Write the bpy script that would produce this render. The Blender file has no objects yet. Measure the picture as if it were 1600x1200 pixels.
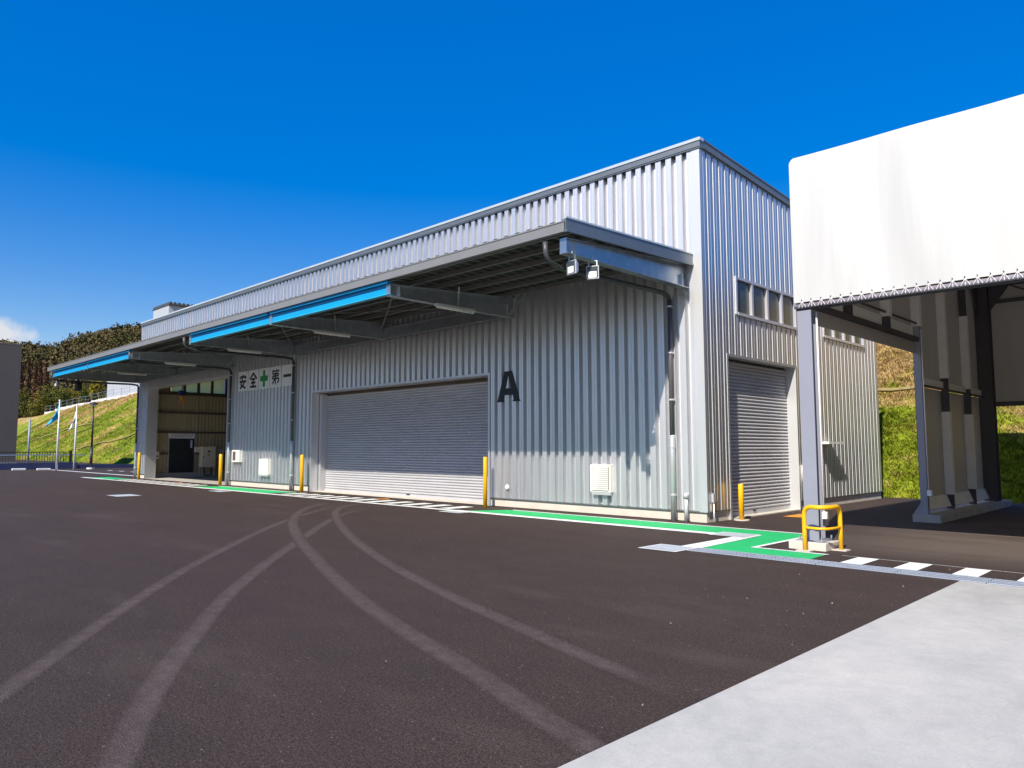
import bpy, math, random
from mathutils import Vector, Matrix
random.seed(7)
rnd = random.Random(11)
scene = bpy.context.scene
COL = scene.collection

# ------------------------------------------------------------------ camera
YAW, PITCH, ROLL = math.radians(45.125), math.radians(4.945), math.radians(-0.051)
FPX, CXP = 1155.47, 784.17
CAM = Vector((8.2527, -14.4111, 1.6))
def cam_axes():
    cy, sy = math.cos(YAW), math.sin(YAW)
    fwd = Vector((-sy*math.cos(PITCH), cy*math.cos(PITCH), math.sin(PITCH)))
    right = Vector((cy, sy, 0)); up = right.cross(fwd)
    c, s = math.cos(ROLL), math.sin(ROLL)
    return c*right+s*up, -s*right+c*up, fwd
RT, UP, FW = cam_axes()
cam_d = bpy.data.cameras.new('camera')
cam = bpy.data.objects.new('camera', cam_d); COL.objects.link(cam)
M = Matrix((( RT.x, UP.x, -FW.x, CAM.x), (RT.y, UP.y, -FW.y, CAM.y), (RT.z, UP.z, -FW.z, CAM.z), (0, 0, 0, 1)))
cam.matrix_world = M
cam_d.sensor_width = 36; cam_d.lens = FPX/1600*36
cam_d.shift_x = (800-CXP)/1600
cam_d.clip_start = .1; cam_d.clip_end = 6000
scene.camera = cam

# ------------------------------------------------------------------ light and sky
SUN = Vector((.30, -1.0, .92)).normalized()
sl = bpy.data.lights.new('sun', 'SUN'); sl.energy = 5.0; sl.angle = math.radians(.5); sl.color = (1, .94, .82)
so = bpy.data.objects.new('sun', sl); COL.objects.link(so)
so.rotation_euler = SUN.to_track_quat('Z', 'Y').to_euler()
W = bpy.data.worlds.new('World'); scene.world = W; W.use_nodes = True
nt = W.node_tree; nt.nodes.clear()
def wn(t, **k):
    n = nt.nodes.new(t)
    for a, b in k.items(): setattr(n, a, b)
    return n
sky = wn('ShaderNodeTexSky', sky_type='NISHITA', sun_disc=False)
sky.sun_elevation = math.asin(SUN.z); sky.sun_rotation = math.atan2(SUN.x, SUN.y)
sky.air_density = 1.0; sky.dust_density = .25; sky.ozone_density = 3.0; sky.altitude = 200
sep = wn('ShaderNodeSeparateColor', mode='HSV'); nt.links.new(sky.outputs[0], sep.inputs[0])
def wmath(op, a, v):
    n = wn('ShaderNodeMath', operation=op); nt.links.new(a, n.inputs[0]); n.inputs[1].default_value = v; return n.outputs[0]
hs = wn('ShaderNodeCombineColor', mode='HSV')
nt.links.new(wmath('ADD', sep.outputs[0], .012), hs.inputs[0])
nt.links.new(wmath('MINIMUM', wmath('MAXIMUM', wmath('ADD', wmath('MULTIPLY', sep.outputs[1], 2.1), -.40), .05), 1.0), hs.inputs[1])
nt.links.new(wmath('MULTIPLY', wmath('POWER', sep.outputs[2], .42), 2.72), hs.inputs[2])
tc = wn('ShaderNodeTexCoord')
noi = wn('ShaderNodeTexNoise'); noi.inputs['Scale'].default_value = 26; noi.inputs['Detail'].default_value = 6
nt.links.new(tc.outputs['Generated'], noi.inputs['Vector'])
def direction(px, py):
    return (RT*((px-CXP)/FPX) + UP*(-(py-600)/FPX) + FW).normalized()
acc = None
for px, py, rad in ((32, 530, .017), (6, 524, .019), (-40, 528, .03), (-110, 540, .035)):
    d = direction(px, py)
    dot = wn('ShaderNodeVectorMath', operation='DOT_PRODUCT'); dot.inputs[1].default_value = d
    nt.links.new(tc.outputs['Generated'], dot.inputs[0])
    mr = wn('ShaderNodeMapRange'); mr.interpolation_type = 'SMOOTHSTEP'
    mr.inputs[1].default_value = math.cos(rad*1.25); mr.inputs[2].default_value = math.cos(rad*.45)
    nt.links.new(dot.outputs['Value'], mr.inputs[0])
    if acc is None: acc = mr.outputs[0]
    else:
        mx = wn('ShaderNodeMath', operation='MAXIMUM'); nt.links.new(acc, mx.inputs[0]); nt.links.new(mr.outputs[0], mx.inputs[1]); acc = mx.outputs[0]
n2 = wn('ShaderNodeMapRange'); n2.inputs[1].default_value = .38; n2.inputs[2].default_value = .56
nt.links.new(noi.outputs[0], n2.inputs[0])
mm = wn('ShaderNodeMath', operation='MULTIPLY'); nt.links.new(acc, mm.inputs[0]); nt.links.new(n2.outputs[0], mm.inputs[1])
mixc = wn('ShaderNodeMixRGB'); mixc.inputs[2].default_value = (5.2, 5.3, 5.7, 1)
nt.links.new(mm.outputs[0], mixc.inputs[0]); nt.links.new(hs.outputs[0], mixc.inputs[1])
bg = wn('ShaderNodeBackground'); bg.inputs[1].default_value = .10
wo = wn('ShaderNodeOutputWorld')
nt.links.new(mixc.outputs[0], bg.inputs[0]); nt.links.new(bg.outputs[0], wo.inputs[0])
scene.view_settings.view_transform = 'Standard'; scene.view_settings.look = 'None'
scene.view_settings.gamma = 1; scene.view_settings.use_curve_mapping = False
scene.view_settings.exposure = .54
scene.cycles.max_bounces = 8; scene.cycles.transparent_max_bounces = 8

# ------------------------------------------------------------------ helpers
class MB:
    def __init__(s): s.v = []; s.f = []; s.m = []
    def add(s, vs, fs, mi=0):
        o = len(s.v); s.v += [tuple(p) for p in vs]; s.f += [tuple(i+o for i in f) for f in fs]; s.m += [mi]*len(fs); return s
    def box(s, x0, x1, y0, y1, z0, z1, mi=0):
        return s.add([(x0,y0,z0),(x1,y0,z0),(x1,y1,z0),(x0,y1,z0),(x0,y0,z1),(x1,y0,z1),(x1,y1,z1),(x0,y1,z1)],
                     [(0,3,2,1),(4,5,6,7),(0,1,5,4),(1,2,6,5),(2,3,7,6),(3,0,4,7)], mi)
    def hexa(s, p, mi=0):
        return s.add(p, [(0,3,2,1),(4,5,6,7),(0,1,5,4),(1,2,6,5),(2,3,7,6),(3,0,4,7)], mi)
    def cbox(s, c, r, mi=0):      # box with chamfered vertical and top edges
        x0,x1,y0,y1,z0,z1 = c
        def ring(i, z): return [(x0+i+r,y0+i,z),(x1-i-r,y0+i,z),(x1-i,y0+i+r,z),(x1-i,y1-i-r,z),(x1-i-r,y1-i,z),(x0+i+r,y1-i,z),(x0+i,y1-i-r,z),(x0+i,y0+i+r,z)]
        v = ring(0,z0)+ring(0,z1-r)+ring(r*.8,z1)
        f = [tuple(range(7,-1,-1)), tuple(range(16,24))]
        for k in range(2):
            for i in range(8): f.append((k*8+i, k*8+(i+1)%8, k*8+8+(i+1)%8, k*8+8+i))
        return s.add(v, f, mi)
    def quad(s, a, b, c, d, mi=0): return s.add([a,b,c,d], [(0,1,2,3)], mi)
    def bar(s, a, b, w, h=None, upv=(0,0,1), mi=0):   # rectangular bar between points
        h = h or w; a = Vector(a); b = Vector(b); d = (b-a).normalized(); u = Vector(upv)
        r = d.cross(u)
        if r.length < 1e-4: r = d.cross(Vector((1,0,0)))
        r.normalize(); u = r.cross(d).normalized()
        p = []
        for q in (a, b):
            p += [q-r*w/2-u*h/2, q+r*w/2-u*h/2, q+r*w/2+u*h/2, q-r*w/2+u*h/2]
        return s.add(p, [(0,1,2,3)[::-1],(4,5,6,7),(0,1,5,4),(1,2,6,5),(2,3,7,6),(3,0,4,7)], mi)
    def tube(s, pts, rad, n=10, mi=0, cap=True):
        pts = [Vector(p) for p in pts]; rs = rad if isinstance(rad, (list, tuple)) else [rad]*len(pts)
        o = len(s.v); prev = None
        for i, p in enumerate(pts):
            t = (pts[min(i+1, len(pts)-1)]-pts[max(i-1, 0)]).normalized()
            if prev is None:
                x = t.cross(Vector((0,0,1)))
                if x.length < 1e-3: x = t.cross(Vector((1,0,0)))
            else: x = prev - t*prev.dot(t)
            x.normalize(); prev = x; y = t.cross(x)
            for k in range(n):
                a = 2*math.pi*k/n; s.v.append(tuple(p + (x*math.cos(a)+y*math.sin(a))*rs[i]))
        for i in range(len(pts)-1):
            for k in range(n):
                s.f.append((o+i*n+k, o+i*n+(k+1)%n, o+(i+1)*n+(k+1)%n, o+(i+1)*n+k)); s.m.append(mi)
        if cap:
            s.f.append(tuple(o+k for k in range(n))[::-1]); s.m.append(mi)
            s.f.append(tuple(o+(len(pts)-1)*n+k for k in range(n))); s.m.append(mi)
        return s
    def ball(s, c, r, n=12, mi=0):
        rings = 7; pts = []; rr = []
        c = Vector(c); r = Vector(r) if not isinstance(r, (int, float)) else Vector((r, r, r))
        o = len(s.v)
        for i in range(rings):
            t = math.pi*(i+.02)/(rings-1+.04)
            for k in range(n):
                a = 2*math.pi*k/n
                s.v.append((c.x+r.x*math.sin(t)*math.cos(a), c.y+r.y*math.sin(t)*math.sin(a), c.z+r.z*math.cos(t)))
        for i in range(rings-1):
            for k in range(n):
                s.f.append((o+i*n+k, o+(i+1)*n+k, o+(i+1)*n+(k+1)%n, o+i*n+(k+1)%n)); s.m.append(mi)
        return s
    def build(s, name, mats, parent=None, smooth=False, kind=None, loc=None):
        me = bpy.data.meshes.new(name); me.from_pydata(s.v, [], s.f)
        for m in (mats if isinstance(mats, (list, tuple)) else [mats]): me.materials.append(m)
        if any(s.m): me.polygons.foreach_set('material_index', s.m)
        if smooth: me.polygons.foreach_set('use_smooth', [True]*len(me.polygons))
        me.update()
        o = bpy.data.objects.new(name, me); COL.objects.link(o)
        if parent: o.parent = parent
        if kind: o['kind'] = kind
        if loc: o.location = loc
        return o
def again(o, loc=None, parent=None):
    c = o.copy(); COL.objects.link(c)
    if parent: c.parent = parent
    if loc is not None: c.location = loc
    return c
def tag(o, label, cat, group=None):
    o['label'] = label; o['category'] = cat
    if group: o['group'] = group
    return o
def thing(name, label, cat, loc=(0,0,0), group=None, rz=0):
    o = bpy.data.objects.new(name, None); COL.objects.link(o); o.location = loc; o.rotation_euler = (0,0,rz)
    o.empty_display_size = .2
    return tag(o, label, cat, group)
def copy_tree(o, parent=None):
    c = o.copy(); COL.objects.link(c)
    if parent: c.parent = parent
    for ch in list(o.children): copy_tree(ch, c)
    return c

# ------------------------------------------------------------------ materials
def mat(name, color, rough=.6, metal=0., var=.12, vscale=3., bump=0., bscale=60., spec=.5, stretch=None, dirt=None):
    m = bpy.data.materials.new(name); m.use_nodes = True; t = m.node_tree; b = t.nodes['Principled BSDF']
    b.inputs['Roughness'].default_value = rough; b.inputs['Metallic'].default_value = metal
    b.inputs['Specular IOR Level'].default_value = spec
    tcn = t.nodes.new('ShaderNodeNewGeometry'); vec = tcn.outputs['Position']
    if stretch:
        mp = t.nodes.new('ShaderNodeMapping'); mp.inputs['Scale'].default_value = stretch
        t.links.new(vec, mp.inputs['Vector']); vec = mp.outputs[0]
    n = t.nodes.new('ShaderNodeTexNoise'); n.inputs['Scale'].default_value = vscale; n.inputs['Detail'].default_value = 5
    t.links.new(vec, n.inputs['Vector'])
    r = t.nodes.new('ShaderNodeValToRGB')
    c = color
    r.color_ramp.elements[0].position = .3; r.color_ramp.elements[1].position = .7
    r.color_ramp.elements[0].color = (c[0]*(1-var), c[1]*(1-var), c[2]*(1-var), 1)
    r.color_ramp.elements[1].color = (min(1, c[0]*(1+var)), min(1, c[1]*(1+var)), min(1, c[2]*(1+var)), 1)
    t.links.new(n.outputs[0], r.inputs[0]); out = r.outputs[0]
    if dirt:
        n3 = t.nodes.new('ShaderNodeTexNoise'); n3.inputs['Scale'].default_value = dirt[1]; n3.inputs['Detail'].default_value = 8
        n3.inputs['Roughness'].default_value = .65
        t.links.new(tcn.outputs['Position'], n3.inputs['Vector'])
        q = t.nodes.new('ShaderNodeMapRange'); q.inputs[1].default_value = dirt[2]; q.inputs[2].default_value = dirt[2]+.2
        t.links.new(n3.outputs[0], q.inputs[0])
        mx = t.nodes.new('ShaderNodeMixRGB'); mx.inputs[2].default_value = (*dirt[0], 1)
        t.links.new(q.outputs[0], mx.inputs[0]); t.links.new(out, mx.inputs[1]); out = mx.outputs[0]
    t.links.new(out, b.inputs['Base Color'])
    if bump:
        n2 = t.nodes.new('ShaderNodeTexNoise'); n2.inputs['Scale'].default_value = bscale; n2.inputs['Detail'].default_value = 3
        t.links.new(tcn.outputs['Position'], n2.inputs['Vector'])
        bp = t.nodes.new('ShaderNodeBump'); bp.inputs['Strength'].default_value = bump; bp.inputs['Distance'].default_value = .02
        t.links.new(n2.outputs[0], bp.inputs['Height']); t.links.new(bp.outputs[0], b.inputs['Normal'])
    return m

MT = {}
MT['clad'] = mat('galvanised_cladding', (.80,.80,.80), .45, 1.0, .09, 2.0, .03, 4, stretch=(3,3,.22), dirt=((.66,.64,.61), 1.3, .60))
MT['trim'] = mat('galvanised_trim', (.60,.63,.635), .45, .55, .05, 2.0)
MT['coping'] = mat('coping_steel', (.30,.35,.36), .45, .35, .05, 2.0)
MT['copinglight'] = mat('coping_cap', (.62,.66,.66), .4, .45, .04, 2.0)
MT['gutter'] = mat('gutter_grey', (.20,.20,.205), .45, .1, .05, 2.0)
MT['galv'] = mat('galvanised_beam', (.40,.44,.46), .34, .8, .14, 6, .02, 9)
MT['purlin'] = mat('purlin_steel', (.30,.30,.28), .5, .4, .1, 3)
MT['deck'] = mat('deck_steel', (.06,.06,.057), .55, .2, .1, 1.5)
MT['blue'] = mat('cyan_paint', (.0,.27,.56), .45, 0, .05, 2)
MT['bluelight'] = mat('cyan_edge', (.03,.42,.66), .4, 0, .05, 2)
MT['shutter'] = mat('shutter_grey', (.46,.455,.47), .42, .12, .05, 1.3, stretch=(1,1,4))
MT['conc'] = mat('foundation_concrete', (.56,.50,.43), .85, 0, .07, 2.5, .1, 40)
MT['pierc'] = mat('pier_concrete', (.36,.34,.31), .85, 0, .14, 3.5, .15, 40)
MT['floor'] = mat('floor_concrete', (.42,.385,.34), .7, 0, .1, 1.2, .05, 40)
MT['glass'] = mat('window_glass', (.045,.055,.05), .22, 0, .1, 2, spec=.6)
MT['alu'] = mat('window_aluminium', (.62,.60,.63), .38, .5, .04, 3)
MT['cream'] = mat('cream_plastic', (.74,.71,.65), .5, 0, .03, 3)
MT['white'] = mat('white_plastic', (.78,.78,.76), .45, 0, .03, 3)
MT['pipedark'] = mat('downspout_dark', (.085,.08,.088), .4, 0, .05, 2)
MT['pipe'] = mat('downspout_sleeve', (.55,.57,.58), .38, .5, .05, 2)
MT['darkpipe'] = mat('dark_pipe', (.05,.055,.06), .45, 0, .05, 2)
MT['yellow'] = mat('bollard_yellow', (.83,.42,.004), .38, 0, .05, 4)
MT['black'] = mat('black_paint', (.012,.013,.016), .5, 0, .1, 3)
MT['green'] = mat('sign_green', (.0,.27,.05), .5, 0, .03, 3)
MT['signwhite'] = mat('sign_white', (.85,.83,.85), .45, 0, .02, 3)
MT['beige'] = mat('inner_wall', (.42,.35,.22), .6, .05, .08, 1.2, stretch=(1,2,.3))
MT['girt'] = mat('girt_brown', (.12,.09,.075), .6, .2, .1, 2)
MT['dark'] = mat('dark_steel', (.06,.06,.065), .5, .3, .1, 2)
MT['cabinet'] = mat('cabinet_beige', (.66,.57,.43), .5, 0, .04, 3)
MT['navy'] = mat('navy_sign', (.01,.035,.14), .5, 0, .05, 3)
MT['orange'] = mat('orange_paint', (.75,.24,.01), .5, 0, .1, 5)
MT['door'] = mat('dark_door', (.025,.027,.032), .45, 0, .1, 3)
MT['column'] = mat('tent_column', (.25,.255,.31), .42, .05, .04, 1.5)
MT['tentsteel'] = mat('tent_steel', (.055,.05,.055), .5, .1, .1, 2)
MT['tentpipe'] = mat('tent_pipe', (.34,.32,.37), .4, .2, .05, 3)
MT['rope'] = mat('lacing_rope', (.78,.72,.72), .7, 0, .05, 20)
MT['hem'] = mat('membrane_hem', (.66,.63,.60), .6, 0, .06, 3)
MT['darkwall'] = mat('dark_cladding', (.075,.066,.066), .75, 0, .06, .6)
MT['pale'] = mat('pale_factory', (.40,.43,.48), .6, .1, .05, .4)
MT['pole'] = mat('flag_pole', (.72,.70,.76), .4, .3, .03, 2)
MT['lampblack'] = mat('lamp_black', (.025,.025,.028), .45, .1, .1, 3)
MT['bluewall'] = mat('low_blue_wall', (.02,.03,.09), .6, 0, .15, .8)
MT['rail'] = mat('rail_bluegrey', (.22,.28,.38), .5, .2, .1, 2)
MT['flagcyan'] = mat('flag_cyan', (.0,.36,.66), .7, 0, .1, 2)
MT['flagwhite'] = mat('flag_white', (.75,.73,.76), .7, 0, .05, 2)
MT['led'] = mat('led_panel', (.85,.85,.82), .5, 0, .04, 90)
MT['paintw'] = mat('white_road_paint', (.74,.74,.73), .75, 0, .06, 8, .25, 120, dirt=((.26,.24,.22), 14, .55))
MT['paintg'] = mat('green_road_paint', (.005,.43,.125), .72, 0, .08, 5, .25, 120, dirt=((.035,.25,.09), 13, .55))
MT['painto'] = mat('orange_road_paint', (.78,.26,.01), .7, 0, .1, 8)
MT['lid'] = mat('lid_concrete', (.40,.43,.47), .8, 0, .06, 12, .2, 80)
MT['grate'] = mat('drain_steel', (.42,.46,.54), .45, .5, .08, 6)
MT['slotdark'] = mat('drain_gap', (.015,.015,.016), .9, 0, .1, 6)
MT['bark'] = mat('tree_bark', (.09,.065,.045), .9, 0, .2, 4)
MT['cable'] = mat('black_cable', (.01,.01,.01), .6)
MT['grey_text'] = mat('grey_print', (.35,.34,.36), .6)
MT['red'] = mat('red_button', (.55,.02,.02), .5)
MT['wheelstop'] = mat('wheel_stop', (.62,.61,.60), .8, 0, .08, 3)
MT['straw'] = mat('straw_strip', (.30,.24,.11), .9, 0, .2, 1.5)

def steel(name, color, rough, diff=.15, dcol=None, sharp=0, srough=.36, var=.07, scale=2.0, streak=(3,3,.22), bump=.02):
    # rolled zinc coated sheet: wide soft metal lobe over a little diffuse
    m = bpy.data.materials.new(name); m.use_nodes = True; t = m.node_tree; L = t.links.new
    t.nodes.remove(t.nodes['Principled BSDF'])
    P = t.nodes.new('ShaderNodeNewGeometry').outputs['Position']
    mp = t.nodes.new('ShaderNodeMapping'); mp.inputs['Scale'].default_value = streak; L(P, mp.inputs['Vector'])
    n = t.nodes.new('ShaderNodeTexNoise'); n.inputs['Scale'].default_value = scale; n.inputs['Detail'].default_value = 6; n.inputs['Roughness'].default_value = .6; L(mp.outputs[0], n.inputs['Vector'])
    def ramp(c):
        r = t.nodes.new('ShaderNodeValToRGB'); e = r.color_ramp.elements; e[0].position = .3; e[1].position = .7
        e[0].color = tuple(x*(1-var) for x in c)+(1,); e[1].color = tuple(min(1, x*(1+var)) for x in c)+(1,); L(n.outputs[0], r.inputs[0]); return r.outputs[0]
    g = t.nodes.new('ShaderNodeBsdfAnisotropic'); g.distribution = 'BECKMANN'; g.inputs['Roughness'].default_value = rough; L(ramp(color), g.inputs['Color'])
    d = t.nodes.new('ShaderNodeBsdfDiffuse'); L(ramp(dcol or color), d.inputs['Color'])
    n2 = t.nodes.new('ShaderNodeTexNoise'); n2.inputs['Scale'].default_value = 4; n2.inputs['Detail'].default_value = 3; L(P, n2.inputs['Vector'])
    bp = t.nodes.new('ShaderNodeBump'); bp.inputs['Strength'].default_value = bump; bp.inputs['Distance'].default_value = .02; L(n2.outputs[0], bp.inputs['Height']); L(bp.outputs[0], g.inputs['Normal'])
    x = t.nodes.new('ShaderNodeMixShader'); x.inputs[0].default_value = diff; L(g.outputs[0], x.inputs[1]); L(d.outputs[0], x.inputs[2])
    out = x.outputs[0]
    if sharp:
        g2 = t.nodes.new('ShaderNodeBsdfAnisotropic'); g2.distribution = 'BECKMANN'; g2.inputs['Roughness'].default_value = srough; L(ramp(color), g2.inputs['Color']); L(bp.outputs[0], g2.inputs['Normal'])
        x2 = t.nodes.new('ShaderNodeMixShader'); x2.inputs[0].default_value = sharp; L(out, x2.inputs[1]); L(g2.outputs[0], x2.inputs[2]); out = x2.outputs[0]
    L(out, t.nodes['Material Output'].inputs[0]); return m
MT['clad'] = steel('galvanised_cladding', (.72,.72,.74), .67, .11, (.64,.62,.62), .34, .29)
MT['trim'] = steel('galvanised_trim', (.70,.70,.715), .66, .3, (.58,.575,.575), .25, .36, .04, 1.0)
MT['coping'] = steel('coping_steel', (.24,.26,.27), .55, .45, None, .2, .3, .05, 1.0)
MT['galv'] = steel('galvanised_beam', (.50,.53,.55), .5, .22, None, .36, .3, .14, 5, (1,1,1))
def membrane(name, color, trans, rough=.55, tc_=(.8,.68,.5,1)):
    m = bpy.data.materials.new(name); m.use_nodes = True; t = m.node_tree
    b = t.nodes['Principled BSDF']; b.inputs['Roughness'].default_value = rough
    g = t.nodes.new('ShaderNodeNewGeometry')
    mp = t.nodes.new('ShaderNodeMapping'); mp.inputs['Scale'].default_value = (1.6, 1.6, .12); t.links.new(g.outputs['Position'], mp.inputs['Vector'])
    n = t.nodes.new('ShaderNodeTexNoise'); n.inputs['Scale'].default_value = 2.2; n.inputs['Detail'].default_value = 5
    t.links.new(mp.outputs[0], n.inputs['Vector'])
    r = t.nodes.new('ShaderNodeValToRGB'); r.color_ramp.elements[0].position = .3; r.color_ramp.elements[1].position = .65
    r.color_ramp.elements[0].color = tuple(c*.90 for c in color)+(1,); r.color_ramp.elements[1].color = (*color, 1)
    t.links.new(n.outputs[0], r.inputs[0]); t.links.new(r.outputs[0], b.inputs['Base Color'])
    bp = t.nodes.new('ShaderNodeBump'); bp.inputs['Strength'].default_value = .25; bp.inputs['Distance'].default_value = .05
    t.links.new(n.outputs[0], bp.inputs['Height']); t.links.new(bp.outputs[0], b.inputs['Normal'])
    tr = t.nodes.new('ShaderNodeBsdfTranslucent'); tr.inputs[0].default_value = tc_
    mx = t.nodes.new('ShaderNodeMixShader'); mx.inputs[0].default_value = trans
    t.links.new(b.outputs[0], mx.inputs[1]); t.links.new(tr.outputs[0], mx.inputs[2])
    t.links.new(mx.outputs[0], t.nodes['Material Output'].inputs[0])
    return m
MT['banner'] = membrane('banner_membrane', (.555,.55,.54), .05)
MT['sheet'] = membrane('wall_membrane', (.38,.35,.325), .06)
MT['frost'] = membrane('frosted_glass', (.62,.62,.5), .85, .3, (1.0,.76,.26,1))

def asphalt(name, track=False):
    m = bpy.data.materials.new(name); m.use_nodes = True; t = m.node_tree; L = t.links.new
    b = t.nodes['Principled BSDF']; b.inputs['Roughness'].default_value = .82; b.inputs['Specular IOR Level'].default_value = .3
    g = t.nodes.new('ShaderNodeNewGeometry'); P = g.outputs['Position']
    def noise(scale, detail=4, rough=.5, stretch=None):
        v = P
        if stretch:
            mp = t.nodes.new('ShaderNodeMapping'); mp.inputs['Scale'].default_value = stretch[:3]; mp.inputs['Rotation'].default_value = (0,0,stretch[3])
            L(P, mp.inputs['Vector']); v = mp.outputs[0]
        n = t.nodes.new('ShaderNodeTexNoise'); n.inputs['Scale'].default_value = scale; n.inputs['Detail'].default_value = detail; n.inputs['Roughness'].default_value = rough
        L(v, n.inputs['Vector']); return n.outputs[0]
    def ramp(x, a, ca, bb, cb):
        r = t.nodes.new('ShaderNodeValToRGB'); e = r.color_ramp.elements
        e[0].position = a; e[0].color = ca; e[1].position = bb; e[1].color = cb; L(x, r.inputs[0]); return r.outputs[0]
    def mul(a, c):
        x = t.nodes.new('ShaderNodeMixRGB'); x.blend_type = 'MULTIPLY'; x.inputs[0].default_value = 1; L(a, x.inputs[1]); L(c, x.inputs[2]); return x.outputs[0]
    base = ramp(noise(.22, 5, .6), .3, (.0415,.0275,.0238,1), .72, (.0500,.0338,.0292,1))
    big = ramp(noise(.9, 4, .6, (.25,1.6,1,.15)), .3, (.92,.92,.92,1), .75, (1.09,1.08,1.06,1))
    fine = ramp(noise(110, 2, .7), .34, (.25,.25,.25,1), .66, (1.85,1.82,1.78,1))
    mid = ramp(noise(22, 4, .7), .3, (.8,.8,.8,1), .7, (1.2,1.2,1.2,1))
    coarse = ramp(noise(48, 3, .8), .36, (.45,.45,.45,1), .64, (1.6,1.58,1.54,1))
    patch = ramp(noise(1.9, 8, .72, (.8,1.2,1,.5)), .34, (.88,.88,.88,1), .68, (1.12,1.11,1.09,1))
    col = mul(mul(mul(mul(mul(base, big), fine), mid), coarse), patch)
    vo = t.nodes.new('ShaderNodeTexVoronoi'); vo.inputs['Scale'].default_value = 22; vo.inputs['Randomness'].default_value = 1; L(P, vo.inputs['Vector'])
    pit = ramp(vo.outputs['Distance'], .03, (.35,.35,.35,1), .13, (1,1,1,1)); col = mul(col, pit)
    dust = t.nodes.new('ShaderNodeMapRange'); dust.inputs[1].default_value = .56; dust.inputs[2].default_value = .78
    L(noise(.55, 7, .68, (.35,1.3,1,-.2)), dust.inputs[0])
    spx = t.nodes.new('ShaderNodeSeparateXYZ'); L(P, spx.inputs[0])
    def mr(x, a, b_, c=0, d=1):
        q = t.nodes.new('ShaderNodeMapRange'); q.interpolation_type = 'SMOOTHSTEP'
        for i_, v_ in enumerate((a, b_, c, d)): q.inputs[i_+1].default_value = v_
        L(x, q.inputs[0]); return q.outputs[0]
    ar = t.nodes.new('ShaderNodeMath'); ar.operation = 'MULTIPLY'; L(mr(spx.outputs[0], 1.5, 5.0), ar.inputs[0]); L(mr(spx.outputs[1], -3.2, -1.0, 0, 1), ar.inputs[1])
    ar2 = t.nodes.new('ShaderNodeMath'); ar2.operation = 'MULTIPLY'; L(ar.outputs[0], ar2.inputs[0]); L(mr(noise(.8, 7, .7, (.3,1.4,1,.1)), .25, .55), ar2.inputs[1])
    dsum = t.nodes.new('ShaderNodeMath'); dsum.operation = 'MAXIMUM'; dl = t.nodes.new('ShaderNodeMath'); dl.operation = 'MULTIPLY'; dl.inputs[1].default_value = .42; L(dust.outputs[0], dl.inputs[0]); L(dl.outputs[0], dsum.inputs[0]); L(ar2.outputs[0], dsum.inputs[1]); dust = dsum
    dm = t.nodes.new('ShaderNodeMath'); dm.operation = 'MULTIPLY'; dm.inputs[1].default_value = .55; L(dust.outputs[0], dm.inputs[0])
    dx = t.nodes.new('ShaderNodeMixRGB'); dx.inputs[2].default_value = (.175,.140,.118,1); L(dm.outputs[0], dx.inputs[0]); L(col, dx.inputs[1]); col = dx.outputs[0]
    # pale grit
    sp = t.nodes.new('ShaderNodeMapRange'); sp.inputs[1].default_value = .735; sp.inputs[2].default_value = .76; L(noise(34, 1, .5), sp.inputs[0])
    sx = t.nodes.new('ShaderNodeMixRGB'); sx.inputs[2].default_value = (.19,.16,.14,1); L(sp.outputs[0], sx.inputs[0]); L(col, sx.inputs[1]); col = sx.outputs[0]
    if track:
        a = t.nodes.new('ShaderNodeAttribute'); a.attribute_name = 'edge'
        nz = t.nodes.new('ShaderNodeMapRange'); nz.inputs[1].default_value = .3; nz.inputs[2].default_value = .7; nz.inputs[3].default_value = .22; nz.inputs[4].default_value = 1.0
        L(noise(7, 9, .85), nz.inputs[0])
        mm_ = t.nodes.new('ShaderNodeMath'); mm_.operation = 'MULTIPLY'; L(a.outputs['Fac'], mm_.inputs[0]); L(nz.outputs[0], mm_.inputs[1])
        tx = t.nodes.new('ShaderNodeMixRGB'); tx.inputs[2].default_value = (.142,.110,.104,1)
        fm = mul(tx.outputs[0], fine)
        L(mm_.outputs[0], tx.inputs[0]); L(col, tx.inputs[1])
        fx = t.nodes.new('ShaderNodeMixRGB'); fx.inputs[0].default_value = .3; L(tx.outputs[0], fx.inputs[1]); L(fm, fx.inputs[2])
        fin = t.nodes.new('ShaderNodeMixRGB'); L(mm_.outputs[0], fin.inputs[0]); L(col, fin.inputs[1]); L(fx.outputs[0], fin.inputs[2]); col = fin.outputs[0]
    L(col, b.inputs['Base Color'])
    bp = t.nodes.new('ShaderNodeBump'); bp.inputs['Strength'].default_value = .9; bp.inputs['Distance'].default_value = .015
    L(noise(95, 3, .7), bp.inputs['Height']); L(bp.outputs[0], b.inputs['Normal'])
    return m
MT['asphalt'] = asphalt('asphalt'); MT['track'] = asphalt('asphalt_scuffed', True)

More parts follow.
